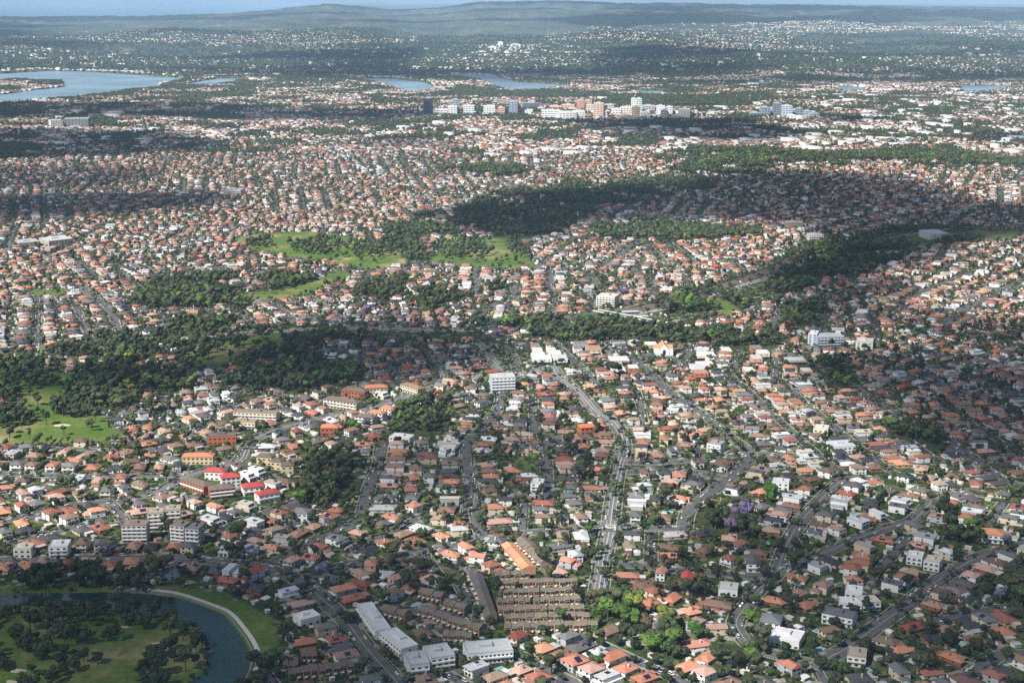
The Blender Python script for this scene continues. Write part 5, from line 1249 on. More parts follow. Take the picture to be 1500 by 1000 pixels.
# golf course clumps and river banks
def clump(poly, n, r0, r1, cw, ok, sp=.75, world=False):
    w = poly if world else [P(*p) for p in poly]; xs = [p[0] for p in w]; ys = [p[1] for p in w]
    for _ in range(n):
        x = rnd.uniform(min(xs), max(xs)); y = rnd.uniform(min(ys), max(ys))
        if inpoly(np.array([x]), np.array([y]), w)[0]: try_tree(x, y, rnd.uniform(r0, r1), pick(('broad', 'gum')), gcol(cw), ok, sp)
DK = [.62, .2, .08, 0, .1, 0, 0]
for poly in [[(-60, 895), (100, 893), (158, 894), (165, 904), (60, 908), (-60, 908)], [(165, 862), (205, 862), (205, 900), (160, 898)], [(175, 900), (240, 902), (262, 915), (240, 928), (180, 920)], [(232, 905), (262, 905), (285, 925), (303, 945), (303, 972), (280, 988), (252, 975), (245, 955), (262, 940), (232, 925)],
             [(20, 925), (60, 918), (110, 930), (180, 930), (178, 945), (120, 955), (70, 972), (25, 962)], [(32, 990), (75, 978), (120, 955), (175, 948), (180, 960), (120, 985), (60, 1010), (30, 1020)], [(65, 900), (130, 902), (150, 915), (110, 920), (66, 915)], [(-60, 905), (5, 910), (0, 925), (-60, 930)],
             [(212, 960), (236, 960), (236, 975), (215, 975)], [(208, 985), (240, 990), (235, 1010), (205, 1010)], [(-60, 955), (8, 950), (10, 985), (-60, 990)], [(335, 985), (370, 975), (410, 960), (410, 1050), (330, 1050)],
             [(35, 847), (80, 847), (82, 866), (33, 866)], [(110, 845), (150, 842), (150, 866), (110, 866)], [(170, 850), (205, 848), (205, 866), (172, 868)]]:
    if poly[0] == (-60, 895): clump(poly, 260, 2.4, 3.4, DK, (4, 0, 2, 5), .8)
    else: clump(poly, 62, 3.6, 6.4, DK, (4, 0, 2, 5), .8)
for poly in [[(75, 592), (105, 585), (118, 602), (112, 612), (78, 610)], [(-60, 608), (20, 604), (48, 614), (44, 622), (0, 628), (-60, 628)], [(118, 595), (150, 598), (148, 610), (122, 610)], [(-60, 575), (26, 570), (25, 595), (-60, 598)], [(100, 585), (160, 575), (160, 598), (120, 595)]]:
    clump(poly, 900, 4, 7, DK, (4,), .6)
for poly in [[(425, 358), (480, 350), (500, 358), (480, 375), (430, 370)], [(500, 360), (560, 352), (600, 362), (560, 378), (520, 376)], [(360, 355), (395, 348), (395, 362), (370, 365)], [(640, 360), (700, 352), (720, 375), (650, 380)], [(740, 350), (790, 350), (790, 375), (750, 372)], [(262, 512), (300, 502), (320, 515), (270, 528)], [(-60, 550), (60, 548), (90, 565), (-60, 575)]]:
    clump(poly, 1600, 4.5, 8, [.4, .3, .15, .05, .1, 0, 0], (4,), 1.2)
for p_ in smooth_line([flat(*q) for q in RIVER_IN[3:15]], 4.0):
    if rnd.random() < .6: try_tree(p_[0] + rnd.uniform(-3, 3), p_[1] + rnd.uniform(-3.5, 1), rnd.uniform(1.4, 3.0), 'broad', gcol([.4, .3, .15, 0, .15, 0, 0]), (0, 3, 4, 5), .8)
for p_ in smooth_line([flat(*q) for q in RIVER_OUT[1:5]], 4.0):
    if rnd.random() < .5: try_tree(p_[0] + rnd.uniform(-2, 2), p_[1] + rnd.uniform(1, 6), rnd.uniform(1.4, 4.0), 'broad', gcol([.4, .3, .15, 0, .15, 0, 0]), (0, 3, 4, 5), .8)
for poly in PARKS[:6]: clump(poly, 70, 3.5, 7.5, [.4, .3, .15, .03, .1, .02, 0], (4,), 1.1)
# the dense woods
for wi, poly in enumerate(WOODS):
    w = [flat(*p) for p in poly]; xs = [p[0] for p in w]; ys = [p[1] for p in w]
    if min(ys) > 4300: continue
    A = (max(xs) - min(xs)) * (max(ys) - min(ys)); n = int(A / 32)
    X = rg.uniform(min(xs), max(xs), n); Y = rg.uniform(min(ys), max(ys), n); ok = in_woods(X, Y)
    for x, y in zip(X[ok], Y[ok]):
        tone = float(vnoise(x / 70, y / 70, 5)); cw = [.5, .25, .12, .02, .09, .02, .0] if tone < .5 else [.12, .36, .22, .12, .1, .04, .04]
        try_tree(x, y, rnd.choice((3.2, 4.2, 5.2, 6.2, 7.5, 9.0)) * rnd.uniform(.85, 1.15), 'gum' if rnd.random() < .5 else 'broad', gcol(cw), (5, 0), .62)
# street and garden trees
for W, off0, md_ in [(W, wd / 2 + 1.3, 1) for W, wd, mk, nm in roadlines if nm == 'side'] + [(L, 4.6, 2) for L in local]:
    a = np.array(W); dd_ = np.gradient(a, axis=0)
    for side in (-1, 1):
        if fbm(a[0][0] / 200, a[0][1] / 200, 300 + side, 2) < (.5 if md_ == 1 else .42): continue
        for i in range(1, len(a) - 1, 2):
            if rnd.random() < (.8 if md_ == 1 else .5): continue
            t_ = dd_[i] / np.hypot(*dd_[i]); p_ = a[i] + np.array([-t_[1], t_[0]]) * side * (off0 + .6)
            if rnd.random() < .8: try_tree(p_[0], p_[1], rnd.uniform(2.2, 4.4), 'broad', gcol([.45, .25, .15, .02, .1, .02, .01]), (0, 1), .8)
n = 200000
X = rg.uniform(OX, OX + NX * CELL, n); Y = OY + rg.random(n) * NY * CELL; PX, PY = to_px(X, Y); ok = (PX > -150) & (PX < 1650) & (PY < 1120)
D = fbm(X / 160, Y / 160, 50, 3)
for x, y, px_, py_, dn in zip(X[ok], Y[ok], PX[ok], PY[ok], D[ok]):
    if rnd.random() > .42 + 2.4 * max(0, dn - .42): continue
    big = rnd.random() < .3
    try_tree(x, y, rnd.uniform(3.4, 6) if big else rnd.uniform(1.7, 3.4), 'gum' if rnd.random() < .3 else 'broad', gcol([.38, .28, .16, .04, .1, .03, .012]), (0,), .9 if big else .8)
X = rg.uniform(OX, OX + NX * CELL, 16000); Y = OY + rg.random(16000) * 1700
for x, y in zip(X, Y):
    if vis(x, y, 60): try_tree(x, y, rnd.uniform(.9, 1.7), 'shrub', gcol([.25, .2, .2, .15, .05, .05, .1]), (0,), .9)
trees.sort(key=lambda t: math.hypot(t[0], t[1]) - t[5] * 3000)
lim = {'broad': 300, 'gum': 300, 'jacaranda': 100, 'cypress': 60, 'palm': 30, 'shrub': 280}; tc = {k: 0 for k in lim}; tm = {}
NMS = {'broad': ('broadleaf_tree', 'round {} broadleaf tree', 'broadleaf trees in gardens and streets'), 'gum': ('gum_tree', 'tall {} gum tree', 'tall gum trees among the houses'), 'jacaranda': ('jacaranda_tree', '{} flowering jacaranda', 'flowering jacarandas'), 'cypress': ('cypress_tree', 'narrow {} cypress', 'pointed cypresses'), 'palm': ('palm_tree', '{} feathery palm', 'garden palms'), 'shrub': ('shrub', 'small {} rounded shrub', 'garden shrubs')}
for x, y, rad, kind, (cn, cc), key in trees:
    j = rnd.uniform(.6, 1.5); cc = tuple(c * j for c in cc); d = math.hypot(x, y)
    if kind in ('broad', 'jacaranda'): T0, s = TB[rnd.randrange(5)], rad / 4.2
    elif kind == 'gum': T0, s = TG[rnd.randrange(5)], rad / 4.6
    elif kind == 'cypress': T0, s = TC[rnd.randrange(2)], rad / 3.2
    elif kind == 'palm': T0, s = TP[0], 1.1
    else: T0, s = TS[rnd.randrange(3)], rad / 1.3
    hs = s * rnd.uniform(.85, 1.1) if kind in ('broad', 'gum') else s
    hs = min(hs, 1.5) if kind == 'gum' else min(hs, 1.7) if kind == 'broad' else hs
    a = rnd.uniform(0, 2 * PI)
    if inframe(x, y) and tc[kind] < lim[kind]:
        tc[kind] += 1; nm, lk, gp = NMS[kind]
        place(T0, nm, 'shrub' if kind == 'shrub' else 'tree', lk.format(cn), x, y, a, gp, [cc], (s, s, hs))
    elif vis(x, y, 260):
        T = T0 if kind in ('cypress', 'palm', 'shrub') else (TB1[rnd.randrange(4)] if kind == 'broad' else TB1[4 + rnd.randrange(3)]) if d < 2300 else TF[rnd.randrange(3)]
        if T in TF: hs *= 1.05 if kind == 'broad' else 1.4
        nm = 'woods_and_garden_trees' if kind in ('broad', 'gum', 'jacaranda') else 'garden_shrubs' if kind == 'shrub' else 'pointed_trees'
        tm.setdefault(nm, {}).setdefault(id(T), [T, [], []]); tm[nm][id(T)][1].append((x, y, a, s, hs)); tm[nm][id(T)][2].append([cc])
print('trees', len(trees), tc)
for nm, dct in tm.items():
    bs = []
    for T, p, c in dct.values():
        a = np.array(p); bs.append((T, a[:, 0], a[:, 1], height(a[:, 0], a[:, 1]), a[:, 2], np.stack([a[:, 3], a[:, 3], a[:, 4]], -1), np.array(c)))
    merge(nm, bs, ['leaf', 'trunk'], {'woods_and_garden_trees': 'mass of farther woods and garden trees between the houses', 'garden_shrubs': 'mass of farther garden shrubs', 'pointed_trees': 'farther pointed trees and palms'}[nm], 'trees')
# ------------------------------------------------------------------ far suburbs, 4.4 km to 9 km, then scattered roofs on the hills
def water_or(X, Y, extra=True):
    px, py = to_px(X, Y); m = np.zeros(X.shape, bool)
    for k, pl in FARWATER.items():
        q = inpoly(px, py, pl)
        if k == 'bay': q &= ~inpoly(px, py, ISLE)
        m |= q
    return m
def far_zone(r0, r1, pitch, rowd, seedstep):
    sd = []
    for ix in range(int(-.5 * r1 / seedstep), int(.5 * r1 / seedstep) + 1):
        for iy in range(int(r0 * .8 / seedstep), int(r1 / seedstep) + 1):
            sd.append(((ix + rnd.random()) * seedstep, (iy + rnd.random()) * seedstep, rnd.uniform(0, PI)))
    S = np.array(sd); out = []
    for k, (sx, sy, sa) in enumerate(sd):
        if abs(sx) > .42 * sy + 400: continue
        u = np.arange(-seedstep, seedstep, pitch); v = np.arange(-seedstep, seedstep, rowd); U, V = np.meshgrid(u, v); U = U + rg.uniform(-5, 5, U.shape); V = V + rg.uniform(-7, 7, V.shape)
        X = (sx + U * math.cos(sa) - V * math.sin(sa)).ravel(); Y = (sy + U * math.sin(sa) + V * math.cos(sa)).ravel()
        r = np.hypot(X, Y); ok = (Y > OY + NY * CELL if r0 < 5000 else r > r0) & (r < r1) & (np.abs(X) < .42 * Y)
        X, Y = X[ok], Y[ok]
        if not len(X): continue
        D0 = (X - sx) ** 2 + (Y - sy) ** 2; nb = S[np.hypot(S[:, 0] - sx, S[:, 1] - sy) < seedstep * 3]
        mn = np.min((nb[:, 0][:, None] - X) ** 2 + (nb[:, 1][:, None] - Y) ** 2, 0); ok = D0 <= mn + 1
        out.append(np.stack([X[ok], Y[ok], np.full(ok.sum(), sa) + rg.integers(0, 2, ok.sum()) * PI / 2], -1))
    return np.concatenate(out)
Z2 = far_zone(4300, 9200, 15, 24, 230)
px, py = to_px(Z2[:, 0], Z2[:, 1]); wood = np.zeros(len(Z2), bool)
wood = in_woods(Z2[:, 0], Z2[:, 1]) & (rg.random(len(Z2)) > .12)
dens = fbm(Z2[:, 0] / 420, Z2[:, 1] / 420, 91, 4); rr_ = np.hypot(Z2[:, 0], Z2[:, 1])
wat = water_or(Z2[:, 0], Z2[:, 1])
twm = np.zeros(len(Z2), bool)
for tx, ty, tr in mark_far: twm |= np.hypot(Z2[:, 0] - tx, Z2[:, 1] - ty) < tr
thr = .42 + .16 * sstep(6300, 9000, rr_)
cn2 = fbm(Z2[:, 0] / 130, Z2[:, 1] / 130, 222, 3)
keep = (cn2 > .43) & (rg.random(len(Z2)) < .93) & ~wat & ~wood & ~twm & (dens > thr - .12 + rg.uniform(-.13, .13, len(Z2)))
H2 = Z2[keep]; T2 = Z2[~wat & ~twm]
def col_mass(n, bright=1.0):
    ri = rg.choice(len(ROOFS), n, p=np.array([.1, .11, .17, .02, .14, .12, .08, .14, .06, .06])); rc = np.array([r[1] for r in ROOFS])[ri] * rg.uniform(.6, 1.35, (n, 1)) * bright
    rc = np.where((rg.random(n) < .13)[:, None], np.array([.76, .76, .74]), rc)
    wc = np.array([w[1] for w in WALLS_B + WALLS_W])[rg.integers(0, 10, n)]
    return np.stack([wc, np.clip(rc, 0, .85)], 1)
def batches(tpls, A, sc, cols, z=None):
    k = rg.integers(0, len(tpls), len(A)); out = []
    for i, T in enumerate(tpls):
        m = k == i; a = A[m]; out.append((T, a[:, 0], a[:, 1], height(a[:, 0], a[:, 1]), a[:, 2], sc[m], cols[m]))
    return out
s = np.ones((len(H2), 3)) * rg.uniform(.9, 1.25, (len(H2), 1)); s[:, 0] *= rg.uniform(.9, 1.45, len(H2))
merge('far_suburb_houses', batches(FARH, H2, s, col_mass(len(H2))), ['wall', 'roof'], 'countless small roofs of the far suburbs below the hills', 'houses')
print('far houses', len(H2))
# bigger pale blocks among them
n = 1500; yy = rg.uniform(4300, 12500, n); xx = yy * rg.uniform(-.38, .38, n); px, py = to_px(xx, yy); ok = ~water_or(xx, yy)
ind = (fbm(xx / 700, yy / 700, 14, 2) > .53) | (inpoly(px, py, [(750, 150), (1060, 152), (1060, 180), (750, 180)]) ) | inpoly(px, py, [(1150, 155), (1500, 160), (1500, 190), (1150, 185)]) | inpoly(px, py, [(0, 66), (480, 66), (480, 92), (0, 96)])
ind &= ~in_woods(xx, yy)
ok &= ind; A = np.stack([xx, yy, rg.uniform(-.3, .3, n)], -1)[ok]
cm_ = col_mass(len(A)); cm_[:, 1] = np.array([.72, .73, .74]) * rg.uniform(.6, 1.1, (len(A), 1)); cm_[:, 0] = np.array([.7, .68, .64])
merge('far_pale_blocks', batches([FARH[2]], A, np.stack([rg.uniform(1.2, 5, len(A)), rg.uniform(1.2, 3, len(A)), rg.uniform(.8, 2.6, len(A))], -1), cm_), ['wall', 'roof'], 'scattered pale factory and shop blocks of the far suburbs', 'buildings')
# far trees
def far_trees(A, prob, smin, smax, zs=1.0):
    m = rg.random(len(A)) < prob; A = A[m].copy(); A[:, :2] += rg.uniform(-9, 9, (len(A), 2)); A[:, 2] = rg.uniform(0, 6.3, len(A)); sc = rg.uniform(smin, smax, len(A))
    g = np.array([x[1] for x in GREENS])[rg.choice(7, len(A), p=[.45, .25, .12, .03, .12, .02, .01])] * rg.uniform(.75, 1.3, (len(A), 1))
    return A, np.stack([sc, sc, sc * zs], -1), g[:, None]
wd2 = np.zeros(len(T2), bool); px, py = to_px(T2[:, 0], T2[:, 1])
wd2 = in_woods(T2[:, 0], T2[:, 1])
d2 = fbm(T2[:, 0] / 420, T2[:, 1] / 420, 91, 4)
A, sc, g = far_trees(T2, np.clip(.62 + (.47 - d2) * 3, .4, 1.0), .7, 1.7, 1.0)
cn3 = fbm(T2[:, 0] / 130, T2[:, 1] / 130, 222, 3)
A2, sc2, g2 = far_trees(np.concatenate([np.repeat(T2[wd2], 3, 0), np.repeat(T2[cn3 < .46], 2, 0)]), .9, 1.0, 1.8, 1.0)
w_ = water_or(A[:, 0], A[:, 1]); A, sc, g = A[~w_], sc[~w_], g[~w_]; w_ = water_or(A2[:, 0], A2[:, 1]); A2, sc2, g2 = A2[~w_], sc2[~w_], g2[~w_]
merge('far_trees', batches(TF, np.concatenate([A, A2]), np.concatenate([sc, sc2]), np.concatenate([g, g2])), ['leaf'], 'dark trees between the roofs of the far suburbs', 'trees')
print('far trees', len(A) + len(A2))
# 9 km to 20 km
n = 150000; r = np.sqrt(rg.uniform(8900 ** 2, 20500 ** 2, n)); th = rg.uniform(-.40, .40, n); X = r * np.sin(th); Y = r * np.cos(th); px, py = to_px(X, Y)
den = fbm(X / 1100, Y / 1100, 44, 4); wat = water_or(X, Y)
rid = np.zeros(n, bool) | inpoly(px, py, WOODRIDGE)
edge = np.interp(px, [0, 300, 480, 640, 800, 900, 1150, 1500], [60, 60, 62, 66, 62, 58, 48, 52])
pr = np.clip((den - .43) * 9, 0, .8) * sstep(-6, 10, py - edge) * (1 - .5 * sstep(11000, 18000, r))
keep = ~wat & ~rid & (rg.random(n) < pr)
A = np.stack([X, Y, rg.uniform(0, 3, n)], -1)[keep]
c_ = col_mass(len(A), 1.1); c_[:, 1] = np.where((rg.random(len(A)) < .5)[:, None], np.array([.7, .7, .68]), c_[:, 1])
merge('hill_suburb_houses', batches(FARH, A, np.stack([rg.uniform(.9, 1.9, len(A)), rg.uniform(.9, 1.4, len(A)), rg.uniform(.8, 1.3, len(A))], -1), c_), ['wall', 'roof'], 'tiny pale roofs scattered over the wooded hills beyond the water', 'houses')
n = 60000; r = np.sqrt(rg.uniform(8900 ** 2, 16500 ** 2, n)); th = rg.uniform(-.40, .40, n); X = r * np.sin(th); Y = r * np.cos(th); ok = ~water_or(X, Y)
A, sc, g = far_trees(np.stack([X, Y, X * 0], -1)[ok], 1.0, 1.6, 3.4, .9)
w_ = water_or(A[:, 0], A[:, 1]); A, sc, g = A[~w_], sc[~w_], g[~w_]
merge('hill_trees', batches(TF, A, sc, g), ['leaf'], 'wooded hillsides beyond the bays and inlets', 'trees')
# far white landmark cluster
for i, (px_, py_, w, h) in enumerate([(690, 80, 120, 25), (705, 79, 90, 30), (722, 78, 60, 60), (733, 77, 45, 85), (742, 77, 40, 70), (755, 78, 90, 40), (772, 80, 110, 28), (788, 82, 70, 20), (712, 82, 140, 18), (748, 83, 160, 18)]):
    x, y = P(px_, py_); z = Hs(x, y); t = thing('tower_block', 'tower', 'white block of the remote hillside centre', x, y, z, 0, 'white blocks of the remote hillside centre')
    h *= .5; mb = MB(); mb.box(-w / 2, w / 2, 0, 60, -25, h, bottom=False); link('wall', mb.mesh('wall', [M['wall', 'obj']]), t, color=(.8, .8, .8)); mb = MB(); mb.box(-w / 4, w / 4, 15, 45, h + .01, h + 5); link('plant_room', mb.mesh('plant_room', [M['metal', 'obj']]), t, color=(.6, .6, .6))
# bunkers on the golf course
for px_, py_, r_, lb in [(232, 942, 4, 'small pale sand bunker on the fairway beside the river trees'), (28, 981, 5, 'pale sand bunker below the dark clumps, upper one'), (20, 998, 6, 'pale sand bunker below the dark clumps, lower one'), (89, 623, 9, 'long pale sand strip on the bright upper fairway'), (187, 917, 4, 'faint sandy patch behind the river bend trees')]:
    x, y = P(px_, py_); mb = MB(); nn = 18; pts = [(r_ * (1 + .25 * math.sin(3 * a + px_)) * math.cos(a), r_ * .6 * (1 + .2 * math.sin(2 * a)) * math.sin(a), .12) for a in [2 * PI * i / nn for i in range(nn)]]
    mb.face(pts); mb.add([(p[0] * 1.1, p[1] * 1.1, -.5) for p in pts] + [(p[0], p[1], .115) for p in pts], [(i, (i + 1) % nn, nn + (i + 1) % nn, nn + i) for i in range(nn)])
    thing('sand_bunker', 'bunker', None, x, y, me=mb.mesh('sand_bunker', [M['sand']]), label=lb)

# ------------------------------------------------------------------ labels that single each thing out
LANDS += [(p, *P(*q)) for p, q in [('the roundabout', (894, 771)), ('the river bend', (345, 915)), ('the riverside path end', (362, 985)), ('the purple jacaranda clump', (1083, 768)), ('the dim five-way junction', (1136, 842)), ('the sharp road bend', (1083, 918)), ('the bright upper fairway', (80, 615)), ('the main road kink', (900, 618)), ('the road fork', (1098, 664)), ('the lower road end', (878, 868)), ('the curved road by the villa', (1370, 735)), ('the bright green round tree', (1131, 727)), ('the shaded middle street', (690, 700)), ('the bush hillside', (455, 700)), ('the long downhill road', (1354, 864)), ('the garden tree belt', (930, 930)), ('the lower corner road', (1464, 960)), ('the T junction by the lawn', (405, 835)), ('the wooded valley', (700, 330)), ('the golf course trees', (110, 940))]]
ORD = 'nearest second third fourth fifth sixth seventh eighth ninth tenth eleventh twelfth thirteenth fourteenth fifteenth sixteenth seventeenth eighteenth nineteenth twentieth twenty-first twenty-second twenty-third twenty-fourth twenty-fifth twenty-sixth twenty-seventh twenty-eighth twenty-ninth thirtieth'.split()
LA = np.array([(l[1], l[2]) for l in LANDS]); groups = {}
for o, look, x, y in THINGS:
    d = np.hypot(LA[:, 0] - x, LA[:, 1] - y); k = int(np.argmin(d)); dx, dy = x - LA[k, 0], y - LA[k, 1]
    sec = ('right of' if dx > 0 else 'left of') if abs(dx) > abs(dy) else ('beyond' if dy > 0 else 'this side of')
    groups.setdefault((look, k, sec), []).append((d[k], o))
import re
for (look, k, sec), lst in groups.items():
    lst.sort(key=lambda q: q[0])
    for i, (d, o) in enumerate(lst):
        od = '' if len(lst) == 1 else (ORD[i] if i < len(ORD) else ORD[-1]) + (' such ' if i == 0 else ' such out ')
        lb = f'{look}, {od}{sec} {LANDS[k][0]}'
        if len(re.findall(r"[A-Za-z0-9][A-Za-z0-9']*", lb)) > 16: lb = lb.replace(' such out ', ' ').replace(' such ', ' ')
        if len(re.findall(r"[A-Za-z0-9][A-Za-z0-9']*", lb)) > 16: lb = lb.replace(' with ', ', ').replace(' roof,', ',').replace(' flat,', ',')
        if len(re.findall(r"[A-Za-z0-9][A-Za-z0-9']*", lb)) > 16: lb = lb.replace(' tiled', '').replace(' parked at the kerb', ' parked')
        o['label'] = lb

# ------------------------------------------------------------------ clouds that cast the shade
SUN_EL, SUN_AZ = R(47), R(226)
SHADE = [
 (.75, [(-150, 152), (250, 155), (450, 162), (625, 165), (635, 175), (550, 182), (400, 180), (250, 175), (-150, 187)]),
 (.85, [(-150, 198), (100, 196), (225, 197), (320, 207), (327, 222), (250, 226), (150, 230), (50, 235), (-150, 245)]),
 (.6, [(-150, 250), (200, 246), (235, 262), (150, 277), (-150, 282)]), (.85, [(-150, 290), (120, 285), (250, 281), (325, 285), (325, 302), (225, 316), (100, 323), (-150, 335)]),
 (.5, [(475, 203), (625, 205), (700, 213), (550, 218)]),
 (.85, [(825, 180), (1000, 173), (1100, 180), (1170, 198), (1150, 210), (1050, 210), (925, 203)]),
 (.8, [(1185, 170), (1300, 179), (1250, 188), (1200, 181)]), (.7, [(1415, 196), (1650, 198), (1650, 212), (1425, 209)]),
 (.86, [(1010, 270), (1075, 255), (1200, 255), (1325, 265), (1375, 275), (1415, 295), (1650, 315), (1650, 343), (1425, 347), (1400, 370), (1370, 390), (1300, 405), (1225, 430), (1150, 427), (1130, 403), (1200, 362), (1165, 347), (1075, 325), (1010, 320), (960, 325), (875, 325), (825, 330), (780, 350), (740, 352), (650, 335), (620, 315), (740, 290), (780, 290), (850, 280), (950, 275)]),
 (.72, [(1150, 430), (1250, 425), (1320, 415), (1340, 440), (1290, 475), (1200, 500), (1120, 492), (1150, 455)]), (.55, [(1290, 455), (1420, 470), (1650, 480), (1650, 520), (1350, 512), (1280, 490)]),
 (.9, [(290, 522), (375, 493), (470, 486), (625, 488), (690, 502), (687, 527), (625, 542), (570, 563), (470, 573), (365, 568), (290, 558), (170, 579), (80, 579), (40, 557), (105, 543), (210, 548)]),
 (.54, [(455, 662), (500, 650), (625, 635), (690, 628), (750, 648), (820, 640), (880, 655), (905, 690), (890, 720), (850, 735), (760, 742), (700, 740), (650, 730), (545, 750), (470, 757), (420, 765), (430, 720)]),
 (.7, [(175, 790), (290, 760), (365, 775), (400, 770), (372, 812), (290, 815), (180, 805)]),
 (.72, [(-200, 838), (180, 820), (375, 820), (395, 812), (470, 825), (560, 828), (640, 848), (690, 872), (728, 920), (728, 935), (650, 948), (672, 1010), (600, 1150), (-200, 1150)]),
 (.68, [(-200, 860), (370, 860), (410, 940), (410, 1150), (-200, 1150)]),
 (.7, [(1145, 537), (1190, 515), (1245, 516), (1400, 520), (1700, 530), (1700, 780), (1510, 740), (1400, 705), (1330, 690), (1265, 655), (1300, 640), (1330, 620), (1220, 574)]),
 (.4, [(930, 690), (1010, 675), (1080, 685), (1190, 690), (1250, 740), (1060, 745), (960, 725)]),
 (.66, [(950, 812), (1000, 800), (1115, 775), (1270, 765), (1350, 785), (1425, 805), (1700, 815), (1700, 1150), (1290, 1150), (1220, 955), (1180, 922), (1115, 906), (1083, 905), (1040, 880), (958, 850)]),
]
G = 28.0; cx0, cx1, cy0, cy1 = -3000., 3000., 700., 7600.
ax = np.arange(cx0, cx1, G); ay = np.arange(cy0, cy1, G); CX, CY = np.meshgrid(ax, ay, indexing='ij')
wob = 1.0; px, py = to_px(CX, CY)
wx = (fbm(CX / 260, CY / 260, 61, 4) - .5) * 150; wy = (fbm(CX / 260, CY / 260, 67, 4) - .5) * 150
px, py = to_px(CX + wx, np.maximum(CY + wy, 600))
cl = np.zeros(CX.shape)
for w, p in SHADE: cl = np.maximum(cl, w * inpoly(px, py, p))
def blur(a, k):
    for ax_ in (0, 1):
        s = np.zeros_like(a); n = 0
        for d in range(-k, k + 1): s += np.roll(a, d, ax_) ; n += 1
        a = s / n
    return a
cl = blur(blur(cl, 1), 1)
cl = np.clip(cl * 1.22 * (1 + .6 * (fbm(CX / 190, CY / 190, 71, 3) - .5)), 0, .9)
cl[0, :] = cl[-1, :] = cl[:, 0] = cl[:, -1] = 0
CH = 1500.0
sx_, sy_ = math.sin(SUN_AZ), math.cos(SUN_AZ); off = CH / math.tan(SUN_EL)
BX, BY = CX + sx_ * off, CY + sy_ * off
th_ = 90 * np.sqrt(cl) * (1 + .6 * (fbm(CX / 120, CY / 120, 5, 3) - .5))
top = CH + th_ * .9; bot = CH - th_ * .18 - .5
n1, n2 = CX.shape; idx = np.arange(n1 * n2).reshape(n1, n2); q = np.stack([idx[:-1, :-1], idx[1:, :-1], idx[1:, 1:], idx[:-1, 1:]], -1).reshape(-1, 4)
mx = np.max(cl.ravel()[q], 1) > .02; q = q[mx]
V = np.concatenate([np.stack([BX, BY, top], -1).reshape(-1, 3), np.stack([BX, BY, bot], -1).reshape(-1, 3)]); Q = np.concatenate([q, q[:, ::-1] + n1 * n2])
used = np.unique(Q); remap = np.zeros(len(V), int); remap[used] = np.arange(len(used))
m, nt, b = mat('cloud_vapour', 1, 0)
for n_ in list(nt.nodes): nt.nodes.remove(n_)
out = nt.nodes.new('ShaderNodeOutputMaterial'); tr = nt.nodes.new('ShaderNodeBsdfTransparent'); df = nt.nodes.new('ShaderNodeBsdfDiffuse'); tl = nt.nodes.new('ShaderNodeBsdfTranslucent'); m1 = nt.nodes.new('ShaderNodeMixShader'); m2 = nt.nodes.new('ShaderNodeMixShader')
df.inputs[0].default_value = (.9, .9, .9, 1); tl.inputs[0].default_value = (.9, .9, .92, 1); m1.inputs[0].default_value = .15
at = nd(nt, 'ShaderNodeAttribute', attribute_name='thickness')
nt.links.new(df.outputs[0], m1.inputs[1]); nt.links.new(tl.outputs[0], m1.inputs[2]); nt.links.new(at.outputs['Fac'], m2.inputs[0]); nt.links.new(tr.outputs[0], m2.inputs[1]); nt.links.new(m1.outputs[0], m2.inputs[2]); nt.links.new(m2.outputs[0], out.inputs[0])
me = arr_mesh('clouds', V[used], remap[Q].ravel(), np.full(len(Q), 4), mats=[m]); me.polygons.foreach_set('use_smooth', np.ones(len(Q), bool))
al = 1 - np.sqrt(1 - np.concatenate([cl.ravel(), cl.ravel()])[used]); a = me.attributes.new('thickness', 'FLOAT', 'POINT'); a.data.foreach_set('value', al.astype(np.float32))
structure('clouds', me, 'stuff', 'broken white cloud layer drifting high above the suburbs', 'clouds')
fx_ = np.arange(-14000, 14001, 230.); fy_ = np.arange(7000, 36000, 230.); FX, FY = np.meshgrid(fx_, fy_, indexing='ij')
fc = .88 * sstep(.5, .58, fbm(FX / 4200, FY / 2300, 301, 4)) * sstep(7200, 8600, FY); fpx, fpy = to_px(FX, FY); fc *= ~((fpx > 600) & (fpx < 880) & (fpy > 62) & (fpy < 105)); fc[0] = fc[-1] = 0; fc[:, 0] = fc[:, -1] = 0
n1, n2 = FX.shape; idx = np.arange(n1 * n2).reshape(n1, n2); q = np.stack([idx[:-1, :-1], idx[1:, :-1], idx[1:, 1:], idx[:-1, 1:]], -1).reshape(-1, 4); q = q[np.max(fc.ravel()[q], 1) > .02]
tk = 260 * np.sqrt(fc); V = np.concatenate([np.stack([FX + sx_ * off, FY + sy_ * off, CH + tk], -1).reshape(-1, 3), np.stack([FX + sx_ * off, FY + sy_ * off, CH - tk * .1 - 1], -1).reshape(-1, 3)]); Q = np.concatenate([q, q[:, ::-1] + n1 * n2]); used = np.unique(Q); remap = np.zeros(len(V), int); remap[used] = np.arange(len(used))
me = arr_mesh('far_clouds', V[used], remap[Q].ravel(), np.full(len(Q), 4), mats=[m]); me.polygons.foreach_set('use_smooth', np.ones(len(Q), bool))
a = me.attributes.new('thickness', 'FLOAT', 'POINT'); a.data.foreach_set('value', (1 - np.sqrt(1 - np.concatenate([fc.ravel(), fc.ravel()])[used])).astype(np.float32))
structure('far_clouds', me, 'stuff', 'scattered clouds drifting over the distant hills', 'clouds')

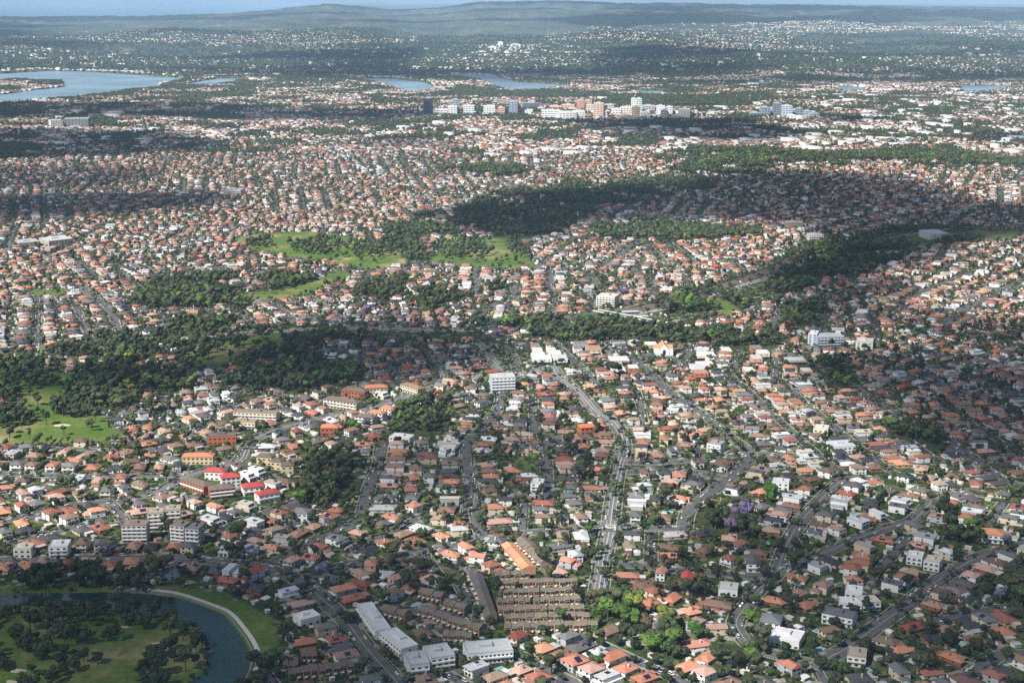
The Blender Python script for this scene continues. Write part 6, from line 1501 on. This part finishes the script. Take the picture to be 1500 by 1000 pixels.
# ------------------------------------------------------------------ haze, sky, sun, camera
hz = bpy.data.materials.new('haze_air'); hz.use_nodes = True; nt = hz.node_tree
for n_ in list(nt.nodes): nt.nodes.remove(n_)
out = nt.nodes.new('ShaderNodeOutputMaterial'); pv = nt.nodes.new('ShaderNodeVolumePrincipled')
pv.inputs['Color'].default_value = (.46, .7, 1.0, 1); pv.inputs['Density'].default_value = HAZE
pv.inputs['Anisotropy'].default_value = -.15
nt.links.new(pv.outputs[0], out.inputs['Volume'])
mb = MB(); mb.box(-66000, 66000, -400, 97000, -62, 480); o = structure('haze', mb.mesh('haze', [hz]), 'stuff', 'pale blue haze hanging over the distant hills', 'haze')
sc = bpy.context.scene
wd = bpy.data.worlds.new('World'); sc.world = wd; wd.use_nodes = True; nt = wd.node_tree; bg = nt.nodes['Background']
sk = nt.nodes.new('ShaderNodeTexSky'); sk.sky_type = 'NISHITA'; sk.sun_disc = False; sk.sun_elevation = SUN_EL; sk.sun_rotation = SUN_AZ; sk.altitude = 460; sk.air_density = .9; sk.dust_density = .4; sk.ozone_density = 1.2
nt.links.new(sk.outputs[0], bg.inputs[0]); bg.inputs[1].default_value = SKY
l = bpy.data.lights.new('sun', 'SUN'); l.energy = SUN; l.angle = R(.53); l.color = (1, .955, .88); lo = bpy.data.objects.new('sun', l); C.objects.link(lo)
d = Vector((math.sin(SUN_AZ) * math.cos(SUN_EL), math.cos(SUN_AZ) * math.cos(SUN_EL), math.sin(SUN_EL))); lo.rotation_euler = d.to_track_quat('Z', 'Y').to_euler(); lo.location = (0, 0, 900)
cam = bpy.data.cameras.new('camera'); cam.lens = 50; cam.sensor_width = 36; cam.clip_start = 1; cam.clip_end = 200000; co = bpy.data.objects.new('camera', cam); C.objects.link(co)
co.location = (0, 0, HC); co.rotation_euler = (PI / 2 - PITCH, 0, 0); sc.camera = co
sc.view_settings.view_transform = 'Standard'; sc.view_settings.look = 'None'; sc.view_settings.exposure = EXPO; sc.view_settings.gamma = 1
sc.cycles.max_bounces = 4; sc.cycles.diffuse_bounces = 2; sc.cycles.glossy_bounces = 2; sc.cycles.transparent_max_bounces = 12; sc.cycles.volume_bounces = 1; sc.cycles.use_denoising = DENO
sc.cycles.transmission_bounces = 2
